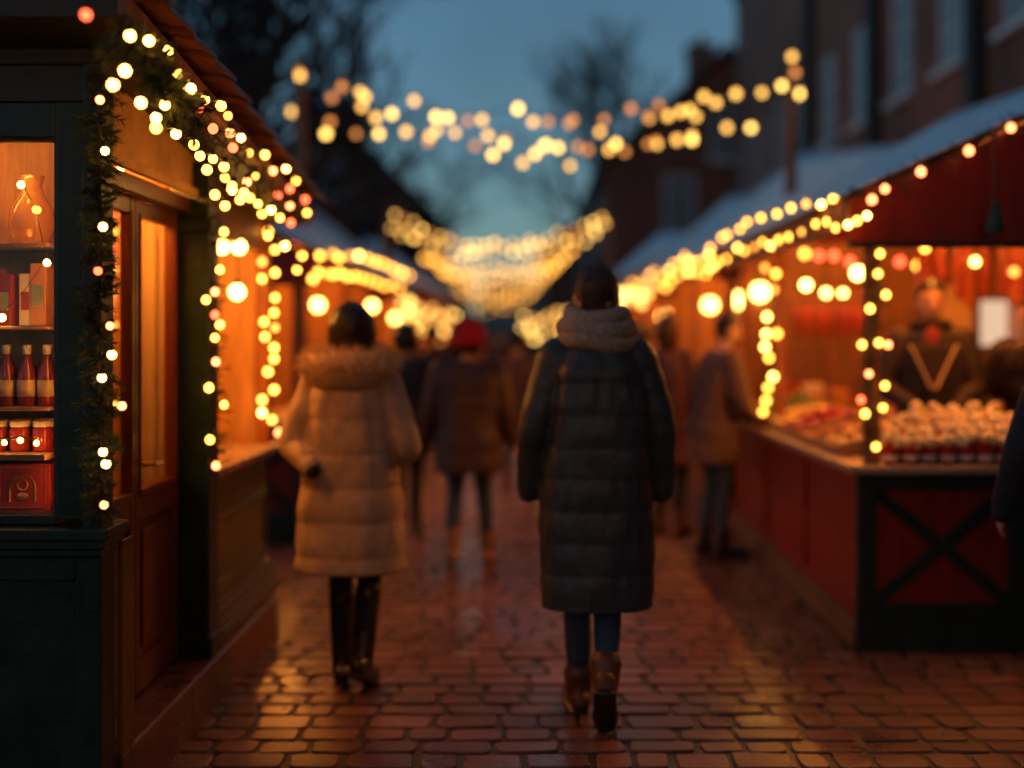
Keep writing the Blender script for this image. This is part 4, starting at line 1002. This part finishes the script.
def profile(mb, prof, seg=36, puff=0, band=.12, fold=0, seed=0, x0=0, y0=0, step=.012, off=0):
    """prof: list of (z, rx, ry, cx, cy) top-level garment torso profile, bottom to top; quilting and folds added"""
    rl = []
    z = prof[0][0]; zt = prof[-1][0]
    vs = []; n = 0
    while z <= zt+1e-6:
        for a, b in zip(prof, prof[1:]):
            if a[0] <= z <= b[0]+1e-9: break
        u = (z-a[0])/max(1e-6, b[0]-a[0]); u = u*u*(3-2*u)
        rx, ry, cx, cy_ = [a[i]+(b[i]-a[i])*u for i in (1,2,3,4)]
        ph = ((z-off)/band) % 1
        pf = puff*(math.sqrt(max(0, 1-(2*ph-1)**2))-.6) if puff else 0
        for k in range(seg):
            an = 2*math.pi*k/seg; ca, sa = math.cos(an), math.sin(an); e = 2/2.35
            fo = fold*noise.noise(Vector((ca*2.2+seed, sa*2.2, z*3.2))) + fold*.6*noise.noise(Vector((ca*6+seed, sa*6, z*9)))
            rr = pf+fo
            vs.append((x0+cx+(rx+rr)*math.copysign(abs(ca)**e, ca), y0+cy_+(ry+rr)*math.copysign(abs(sa)**e, sa), z))
        n += 1; z += step
    fs = []
    for i in range(n-1):
        for k in range(seg):
            k2 = (k+1)%seg; fs.append((i*seg+k, i*seg+k2, (i+1)*seg+k2, (i+1)*seg+k))
    fs.append(tuple(reversed(range(seg)))); fs.append(tuple((n-1)*seg+k for k in range(seg)))
    mb.add(vs, fs)
def cloth(name, base, rough=.7, **kw): return mat(name, base, rough, kw.get('var', .2), kw.get('scale', 9), kw.get('bump', .5), kw.get('bscale', 22), sheen=kw.get('sheen', 0), coat=kw.get('coat', 0))
SHOE = lambda mb, ank, fwd, s=1., pit=0.: None
def shoe(mb, ankle, fwd, pitch=0., s=1.):
    """boot foot: ankle position, forward unit vector, pitch>0 lifts the heel"""
    f = Vector(fwd).normalized(); up = Vector((0,0,1)); side = f.cross(up)
    q = Matrix.Rotation(-pitch, 3, side)
    f2 = q @ f; u2 = q @ up; a = Vector(ankle)
    sole = a-u2*.085*s
    def P(x, z): return sole+f2*x*s+u2*z*s
    mb.limb([P(-.055,.045), P(0,.055), P(.07,.045), P(.13,.036), P(.185,.032)], [.040*s,.047*s,.043*s,.044*s,.034*s], 14, 4, 1.0, .95, ref=side)
    mb.limb([P(-.058,.014), P(.0,.014), P(.08,.012), P(.14,.014), P(.195,.016)], [.036*s,.041*s,.040*s,.045*s,.034*s], 14, 4, 1.05, .36, ref=side)
    mb.limb([P(-.012,.06), a+u2*.05*s], [.045*s,.047*s], 14, 3)
def person(label, loc, rz, H=1.75, feet=None, coat=None, hem=.55, puff=.012, band=.11, coatw=1., arms=None, legm=None, bootm=None, boot_h=.10, hair='short', hairm=None, vox=.009, face=False, headyaw=0, headpitch=0, collar=None, lean=0, legs=True, hood=None, hands=(True, True), hat=None, hats=1., scarf=None, cuff=None, sleeve_r=1., apron=None, group=None, skirt=1.0, floorz=0, shw=1., hsc=1., sole=None):
    s = H/1.75
    t = thing('person', label, 'person', loc, rz, group)
    if coat is None: coat = cloth('coat', (.03,.025,.025))
    hz = .93*s; sh = 1.43*s
    feet = feet or [(-.10, .0, 0.), (.10, .0, 0.)]   # x, y, heel lift pitch
    arms = arms or [((-.27,.0,1.13),(-.29,.06,.86)), ((.27,.0,1.13),(.29,.06,.86))]
    B = MB(); L = lean
    def tz(z): return L*max(0, (z-.9*s))      # forward lean
    # torso + neck
    prof = [(hz-.08*s,.15*s,.11*s,0,tz(hz)),(hz+.1*s,.145*s,.105*s,0,tz(hz+.1*s)),(1.2*s,.155*s,.11*s,0,tz(1.2*s)),(1.38*s,.17*s,.105*s,0,tz(1.38*s)),(1.46*s,.10*s,.075*s,0,tz(1.46*s))]
    profile(B, prof, 24, step=.02)
    hc = Vector((0, tz(1.63*s)+.015*s, 1.632*s))
    B.limb([(0,tz(1.42*s),1.42*s),(0,tz(1.5*s),1.50*s),(0,hc.y-.01,1.58*s)], [.06*s,.055*s,.055*s], 14)
    Mh = head(B, hc, headyaw, headpitch, s*hsc)
    legpts = []
    for (fx, fy, pit) in feet:
        sx_ = -1 if fx < 0 else 1
        ank = Vector((fx*s, fy*s, .09*s+math.sin(max(0,pit))*.155*s))
        hip = Vector((sx_*.08*s+.3*fx*s*0, 0, hz)); mid = (hip+ank)/2
        bend = .05*s+abs(pit)*.10*s; knee = mid+Vector((0, bend, .0)); legpts.append((hip, knee, ank, pit))
        B.limb([hip, knee, ank], [.085*s,.055*s,.038*s], 14, 6)
        B.limb([ank+Vector((0,-.03,-.04)), ank+Vector((0,.06,-.055)), ank+Vector((0,.13,-.065))], [.034*s,.034*s,.026*s], 10)
    hm = MB()
    armp = []
    for i, (el, wr) in enumerate(arms):
        sg = -1 if i == 0 else 1
        S = Vector((sg*.175*s*shw, tz(sh), sh-.02*s)); E = Vector(el)*s; W = Vector(wr)*s
        E.y += tz(E.z); W.y += tz(W.z)
        B.limb([S, E, W], [.052*s,.042*s,.028*s], 12, 5); armp.append((S, E, W))
        if hands[i]:
            d = (W-E).normalized(); inward = Vector((-sg, 0, .0)) if abs(d.z) > .5 else Vector((0,0,-1))
            hand(B, W-d*.01, d, inward, sg*(1 if abs(d.z) > .5 else -1), .55, s)
    o = B.build('body', M['skin'], t); smoothmod(o, vox if any(hands) and vox < .01 else vox, 1)
    # eyes
    if face:
        for sg in (-1, 1):
            e = MB().ball(hc+(Mh @ Vector((sg*.031*s,.083*s,.006*s))), .0115*s, 10, 8); eo = e.build('eye', M['eye'], t, smooth=True)
        e = MB()
        for sg in (-1, 1):
            e.limb([hc+(Mh @ Vector((sg*.016*s,.094*s,.030*s))), hc+(Mh @ Vector((sg*.032*s,.092*s,.036*s))), hc+(Mh @ Vector((sg*.05*s,.078*s,.028*s)))], [.003,.004,.002], 6, 2)
        e.build('eyebrow', hairm or M['hair'], t, smooth=True)
    # trousers
    if legs:
        Tm = MB()
        for hip, knee, ank, pit in legpts:
            up = (knee-ank).normalized()
            Tm.limb([hip, (hip+knee)/2+Vector((0,0,0)), knee, (knee+ank)/2-Vector((0,.012,0)), ank+up*(.06*s)], [.095*s,.082*s,.058*s,.054*s,.042*s], 16, 6)
        Tm.limb([(-.06*s,0,hz+.03*s),(.06*s,0,hz+.03*s)], [.11*s,.11*s], 14)
        for i_, v in enumerate(Tm.v):
            q = Vector(v); nn = noise.noise(q*16)*.006+noise.noise(q*40)*.002; c_ = Vector((math.copysign(.09, q.x), 0, q.z)); dv = Vector((q.x-c_.x, q.y, 0))
            if dv.length > 1e-4: q += dv.normalized()*nn
            Tm.v[i_] = tuple(q)
        o = Tm.build('trousers', legm or M['jeans'], t); smoothmod(o, max(vox, .009), 1)
        for hip, knee, ank, pit in legpts:
            Bt = MB(); fw = Vector((0.0,1,0)) + Vector((.12 if ank.x > 0 else -.12,0,0))
            shoe(Bt, ank, fw, pit, s*.98)
            if boot_h > .05:
                up = (knee-ank).normalized()
                Bt.limb([ank-up*.02, ank+up*boot_h*.5, ank+up*boot_h], [.050*s,.056*s,.062*s], 16, 5)
            o = Bt.build('boot', bootm or M['boot'], t); smoothmod(o, .008, 1)
            if sole:
                f_ = fw.normalized(); sd_ = f_.cross(Vector((0,0,1))); q_ = Matrix.Rotation(-pit, 3, sd_); f2, u2 = q_ @ f_, q_ @ Vector((0,0,1)); so_ = Vector(ank)-u2*.085*s
                Sm = MB(); Sm.limb([so_+f2*(-.055)*s-u2*.004, so_+f2*.02*s-u2*.004, so_+f2*.10*s-u2*.004, so_+f2*.19*s-u2*.002], [.041*s,.043*s,.049*s,.038*s], 16, 3, 1.02, .30, ref=sd_); Sm.build('sole', M['darkboot'], o, smooth=True)
    # coat
    C = MB(); w_ = coatw
    cp = [(hem*s,.205*s*w_*skirt,.165*s*w_*skirt,0,0.0),((hem+.25)*s,.205*s*w_*(skirt+1)/2,.16*s*w_,0,tz((hem+.25)*s)*.7),(1.02*s,.195*s*w_,.15*s*w_,0,tz(1.02*s)),(1.2*s,.20*s*w_*(1+shw)/2,.15*s*w_,0,tz(1.2*s)),(1.34*s,.205*s*w_*shw,.145*s*w_,0,tz(1.34*s)),(1.42*s,.17*s*w_*shw,.125*s*w_,0,tz(1.42*s)),(1.475*s,.10*s,.10*s,0,tz(1.475*s))]
    cp = [p for i, p in enumerate(cp) if i == 0 or p[0] > cp[0][0]+.01]
    sd0 = rnd.random()*50
    profile(C, cp, 48, puff, band, .012, sd0, step=.010)
    for (S, E, W), sg in zip(armp, (-1, 1)):
        d = (W-E).normalized()
        C.limb([S+Vector((-sg*.03,0,.005)), S+Vector((sg*.012,0,-.01)), (S+E)/2+Vector((sg*.008,0,0)), E, (E+W)/2, W+d*.015], [.075*s*sleeve_r,.086*s*sleeve_r,.080*s*sleeve_r,.072*s*sleeve_r,.063*s*sleeve_r,.052*s*sleeve_r], 18, 6, puff=puff*.8, band=band*.85)
    if collar: C.limb([Vector((math.cos(a)*.088*s, tz(1.5*s)+math.sin(a)*.08*s, 1.50*s)) for a in [6.283*k/12 for k in range(12)]], collar, 12, 3)
    o = C.build('coat', coat, t); smoothmod(o, max(.0085, vox), 1)
    if cuff:
        for (S, E, W) in armp:
            d = (W-E).normalized(); Q = MB(); Q.limb([W+d*.008, W+d*.035], [.040*s,.038*s], 14, 2); Q.build('cuff', cuff, t, smooth=True)
    # hair / hat
    hm_ = hairm or M['hair']
    if hair:
        Hh = MB(); hs = MB(); hs.ball((0,0,0), 1, 40, 28); vs = []
        for v in hs.v:
            x, y, z = v; k = {'short':1.0,'bob':1.10,'long':1.12}[hair]
            X = x*.083*k; Y = y*.100*k-.010; Z = z*.120*(1.02 if hair=='short' else 1.05)+.010
            if y > -.05 and z < .42: Y = min(Y, .030); X *= 1.0
            if hair == 'short' and z < .2: X *= 1-.14*min(1, (.2-z)/.4); Y *= 1-.12*min(1, (.2-z)/.4)
            if hair == 'short' and z < -.55: Z = max(Z, -.070)
            if hair == 'bob': X *= 1.22-.1*max(0,z)
            if hair != 'short' and z < 0: X *= (1+.10*abs(z)); Z *= 1.15 if hair == 'bob' else 1.9; Y = Y if y < 0 else min(Y, .0)
            st_ = .009*noise.noise(Vector((x*5, y*5, z*2+sd0)))+.005*noise.noise(Vector((x*14, y*14, z*3+sd0)))+.0015*math.sin(math.atan2(y,x)*34+z*3)
            dr = Vector((X,Y,Z)).normalized(); q = Vector((X,Y,Z))+dr*st_
            vs.append(hc+(Mh @ q)*s*hsc)
        Hh.add(vs, hs.f); o = Hh.build('hair', hm_, t, smooth=True)
    if hat:
        Hh = MB(); hs = MB(); hs.ball((0,0,0), 1, 36, 24); vs = []
        for v in hs.v:
            x, y, z = v; X = x*.098*hats; Y = y*.112*hats-.008; Z = z*.125+.03
            if z < -.1: Z = max(Z, -.045)
            Z += .006*math.sin(math.atan2(y,x)*3)*max(0,z)
            rb_ = .0025*math.sin(math.atan2(y,x)*40); dr = Vector((x,y,0)); q = Vector((X,Y,Z))+dr*rb_; vs.append(hc+(Mh @ q)*s)
        Hh.add(vs, hs.f); o = Hh.build('hat', hat, t, smooth=True)
        rr_ = MB(); rr_.tube([hc+(Mh @ Vector((math.cos(a)*.098*hats,-.008+math.sin(a)*.110*hats,-.035)))*s for a in [6.283*k/30 for k in range(31)]], .018, 10, cap=False); rr_.build('hat_brim', hat, t, smooth=True)
    if scarf:
        Sc = MB(); rr_ = random.Random(4)
        for lv, (z, rx, ry, r) in enumerate(((1.470,.112,.108,.044),(1.515,.108,.106,.046),(1.560,.098,.100,.036))):
            pts = [Vector((math.cos(a)*rx*s, tz(1.5*s)+math.sin(a)*ry*s, z*s+.012*math.sin(a*2+lv))) for a in [6.283*k/24 for k in range(25)]]
            Sc.tube(pts, [r*s*(1+.06*math.sin(k*1.7+lv)) for k in range(25)], 14, cap=False)
        o = Sc.build('scarf', scarf, t, smooth=True)
    if apron:
        Ap = MB()
        for sg in (-1, 1): Ap.bar((sg*.13*s,.165*s*w_+.004,1.38*s),(sg*.012,.175*s*w_,1.12*s),.012,.06,(0,1,0))
        Ap.build('lapel', apron, t, bevel=.004)
        Jm = MB(); Jm.ball((0,.105*s,1.40*s), (.058,.045,.10), 16, 10); Jm.build('jumper', M['red'], t, smooth=True)
    return t, hc, s, Mh
M['hair'] = mat('dark_brown_hair', (.020,.011,.007), .38, .4, 30, .3, 90)
M['hair2'] = mat('black_brown_hair', (.014,.009,.007), .4, .4, 30, .3, 90)
M['jeans'] = cloth('dark_blue_jeans', (.03,.055,.10), .8, bscale=60)
M['leggings'] = cloth('black_leggings', (.010,.011,.016), .75)
M['boot'] = mat('brown_leather', (.12,.042,.02), .42, .35, 14, .4, 30)
M['darkboot'] = mat('dark_leather', (.022,.013,.010), .33, .35, 14, .4, 30)
M['tanboot'] = mat('tan_suede', (.28,.13,.05), .7, .3, 14, .3, 30)
M['eye'] = mat('eye', (.03,.02,.015), .1, .1)
M['wool'] = mat('grey_beige_knit', (.34,.28,.24), .9, .3, 60, .8, 120)
M['fur'] = mat('tawny_fur', (.80,.46,.24), .8, .5, 40)
coat_man = cloth('slate_quilted_coat', (.036,.044,.052), .45, bscale=26, bump=.4)
coat_woman = cloth('beige_quilted_parka', (.44,.29,.20), .62, bscale=26, bump=.4)
coat_red = cloth('maroon_brown_coat', (.060,.027,.026), .6); coat_blk = cloth('near_black_coat', (.014,.013,.016), .65)
coat_rust = cloth('rust_brown_coat', (.13,.042,.024), .7); coat_taupe = cloth('taupe_coat', (.11,.055,.036), .7); coat_navy = cloth('navy_knit_coat', (.014,.016,.024), .8)
coat_vendor = cloth('dark_wine_coat', (.022,.009,.008), .7)
# 1 man in dark long puffer
person('man in long dark quilted coat with pale knit scarf, walking away at centre', ((596.5-VX)*4.85/F, 4.85, 0), R(2), 1.84, feet=[(-.055,.17,0.),(.020,-.15,.85)], shw=.80, sole=True, coat=coat_man, hem=.46, puff=.0075, band=.125, coatw=1.08,
    arms=[((-.235,-.03,1.15),(-.255,.07,.90)),((.24,.0,1.15),(.255,.05,.90))], hair='short', hairm=mat('mid_brown_cropped_hair', (.045,.024,.014), .5, .5, 40, .5, 120), scarf=M['wool'], hsc=1.06, boot_h=.065, bootm=M['boot'], hands=(False,False), sleeve_r=.93, vox=.0085, skirt=.98)
# 2 woman in beige parka
wt, hc, s, Mh = person('woman in beige quilted parka with tawny fur hood, seen from behind on the left', ((351-VX)*5.35/F, 5.35, 0), R(-6), 1.70, feet=[(-.060,.08,0.),(.070,-.06,.40)], shw=.80, sole=True, coat=coat_woman, hem=.545, puff=.009, band=.15, coatw=1.12,
    arms=[((-.255,-.06,1.12),(-.150,-.165,1.035)),((.265,-.02,1.10),(.15,.17,1.12))], hair='bob', legm=M['leggings'], bootm=M['darkboot'], boot_h=.30, hands=(False,False), sleeve_r=.92, vox=.0085, skirt=1.10, cuff=M['darkboot'])
hd = MB(); hdf = MB(); rd = random.Random(12)
hd.rings([(0,-.03,1.36*s,.07,.04),(0,-.07,1.38*s,.14,.10),(0,-.06,1.43*s,.17,.13),(0,-.03,1.48*s,.15,.13)], 24); o = hd.build('hood', coat_woman, wt); smoothmod(o, .009, 3)
ring = [Vector((math.cos(a)*.165, -.035+math.sin(a)*.125, 1.50*s+.018*math.sin(a)-.012*math.cos(2*a))) for a in [6.283*k/40 for k in range(41)]]
hdf.tube(ring, .050, 14, cap=False)
for k in range(5200):
    i = rd.randint(0, 39); u = rd.random(); c_ = ring[i].lerp(ring[i+1], u); tn = (ring[i+1]-ring[i]).normalized()
    a = rd.uniform(0, 6.283); o1 = tn.cross(Vector((0,0,1))).normalized(); o2 = tn.cross(o1)
    nn = (o1*math.cos(a)+o2*math.sin(a)); p = c_+nn*.046; d = (nn+Vector((rd.gauss(0,.35), rd.gauss(0,.35), rd.gauss(0,.35)-.25))).normalized()*rd.uniform(.028,.060)
    sv = d.cross(nn); sv = (sv if sv.length > 1e-6 else tn).normalized()*.0016
    hdf.add([p-sv, p+sv, p+d], [(0,1,2)])
hdf.build('fur_trim', M['fur'], wt)
# 3 red hat
person('person in red knit hat and dark maroon coat, walking away down the middle', ((468-VX)*8.1/F, 8.1, 0), R(0), 1.66, feet=[(-.11,-.05,.25),(.14,.14,0)], coat=coat_red, hem=.68, puff=.008, band=.13, coatw=1.10, arms=[((-.26,-.02,1.14),(-.31,.05,.90)),((.26,.0,1.14),(.31,.05,.90))],
    hair='bob', hat=cloth('red_knit', (.60,.018,.014), .9, bscale=60), hats=1.3, bootm=M['tanboot'], boot_h=.14, legm=M['jeans'], hands=(False,True), vox=.010, skirt=1.05)
person('dark haired person in black coat, just right of the woman in beige', ((405-VX)*9.3/F, 9.3, 0), R(-4), 1.66, feet=[(-.08,.1,0),(.10,-.08,.2)], coat=coat_blk, hem=.66, puff=.006, coatw=1.12, hair='bob', hands=(False,False), vox=.012, legm=M['leggings'], bootm=M['darkboot'])
person('long haired person in rust brown coat at the right stall, beside the taupe customer', ((668-VX)*9.4/F, 9.4, 0), R(-35), 1.72, coat=coat_rust, hem=.58, puff=0, coatw=1.08, hair='long', hairm=mat('auburn_hair', (.06,.022,.010), .4, .3, 30), hands=(False,False), vox=.012, legm=M['leggings'])
person('short haired customer in taupe coat leaning to the right stall counter', ((711-VX)*8.45/F, 8.45, 0), R(-78), 1.72, feet=[(-.10,-.02,0),(.09,.05,0)], coat=coat_taupe, hem=.70, puff=.007, band=.12, coatw=1.08, lean=.16,
    arms=[((-.25,.12,1.12),(-.16,.36,.98)),((.25,.10,1.12),(.16,.34,.98))], hair='short', hairm=M['hair2'], legm=M['jeans'], bootm=M['darkboot'], hands=(True,True), vox=.0075, face=True, headpitch=R(-12))
person('distant person in dark coat between the red hat and the man', ((517-VX)*12.2/F, 12.2, 0), 0, 1.62, coat=coat_red, hem=.7, puff=.006, hair='short', vox=.013, hands=(False,False))
# vendor
person('vendor in dark open coat standing behind the cups of dough balls', ((930-VX)*7.15/F, 7.15, .14), R(168), 1.74, coat=coat_vendor, hem=.70, puff=0, coatw=1.0, sleeve_r=.88, arms=[((-.25,.06,1.13),(-.12,.26,1.02)),((.27,.06,1.13),(.10,.28,1.0))], hair='short', hairm=M['hair2'],
    collar=.035, apron=M['curtain'], hands=(True,True), vox=.007, face=True, headpitch=R(-4), lean=.03, hsc=1.12)
person('second vendor in brown coat bending at the right picture edge', (3.02, 7.1, .14), R(150), 1.66, coat=coat_vendor, hem=.70, puff=0, coatw=1.08, lean=.35, arms=[((-.28,.10,1.10),(-.20,.32,.98)),((.30,.02,1.12),(.24,.26,.96))], hair='short', hands=(True,True), vox=.008, face=True, headpitch=R(-20))
person('passer by in navy knit coat, cut off by the right picture edge', (2.25, 4.75, 0), R(-8), 1.72, feet=[(-.09,.12,0),(.1,-.1,.2)], coat=coat_navy, hem=.62, puff=.004, coatw=1.1, arms=[((-.30,-.02,1.13),(-.34,.09,.88)),((.30,0,1.12),(.30,.08,.86))], hair='bob', hands=(True,True), vox=.0075, legm=M['leggings'], bootm=M['darkboot'])
for i, (px, Y, H, cm, lb) in enumerate(((432,15,1.72,coat_red,'distant walker in maroon coat left of the red hat'),(500,19,1.7,coat_blk,'distant walker in black coat near the street centre'),(484,24,1.7,coat_rust,'far walker in rust coat at the street centre'),(548,16,1.74,coat_blk,'distant walker in black coat just left of the man'),
        (640,13.5,1.7,coat_taupe,'distant shopper in taupe coat right of the man'),(528,27,1.72,coat_red,'farthest walker in maroon coat near the vanishing point'),(452,30,1.72,coat_blk,'farthest walker in black coat on the left'),(652,17,1.7,coat_blk,'distant shopper in black coat at the right row'))):
    person(lb, ((px-VX)*Y/F, Y, 0), R(rnd.uniform(-30,30)), H, coat=cm, hem=.68, puff=0, hair='short' if i%2 else 'bob', hands=(False,False), vox=.016)
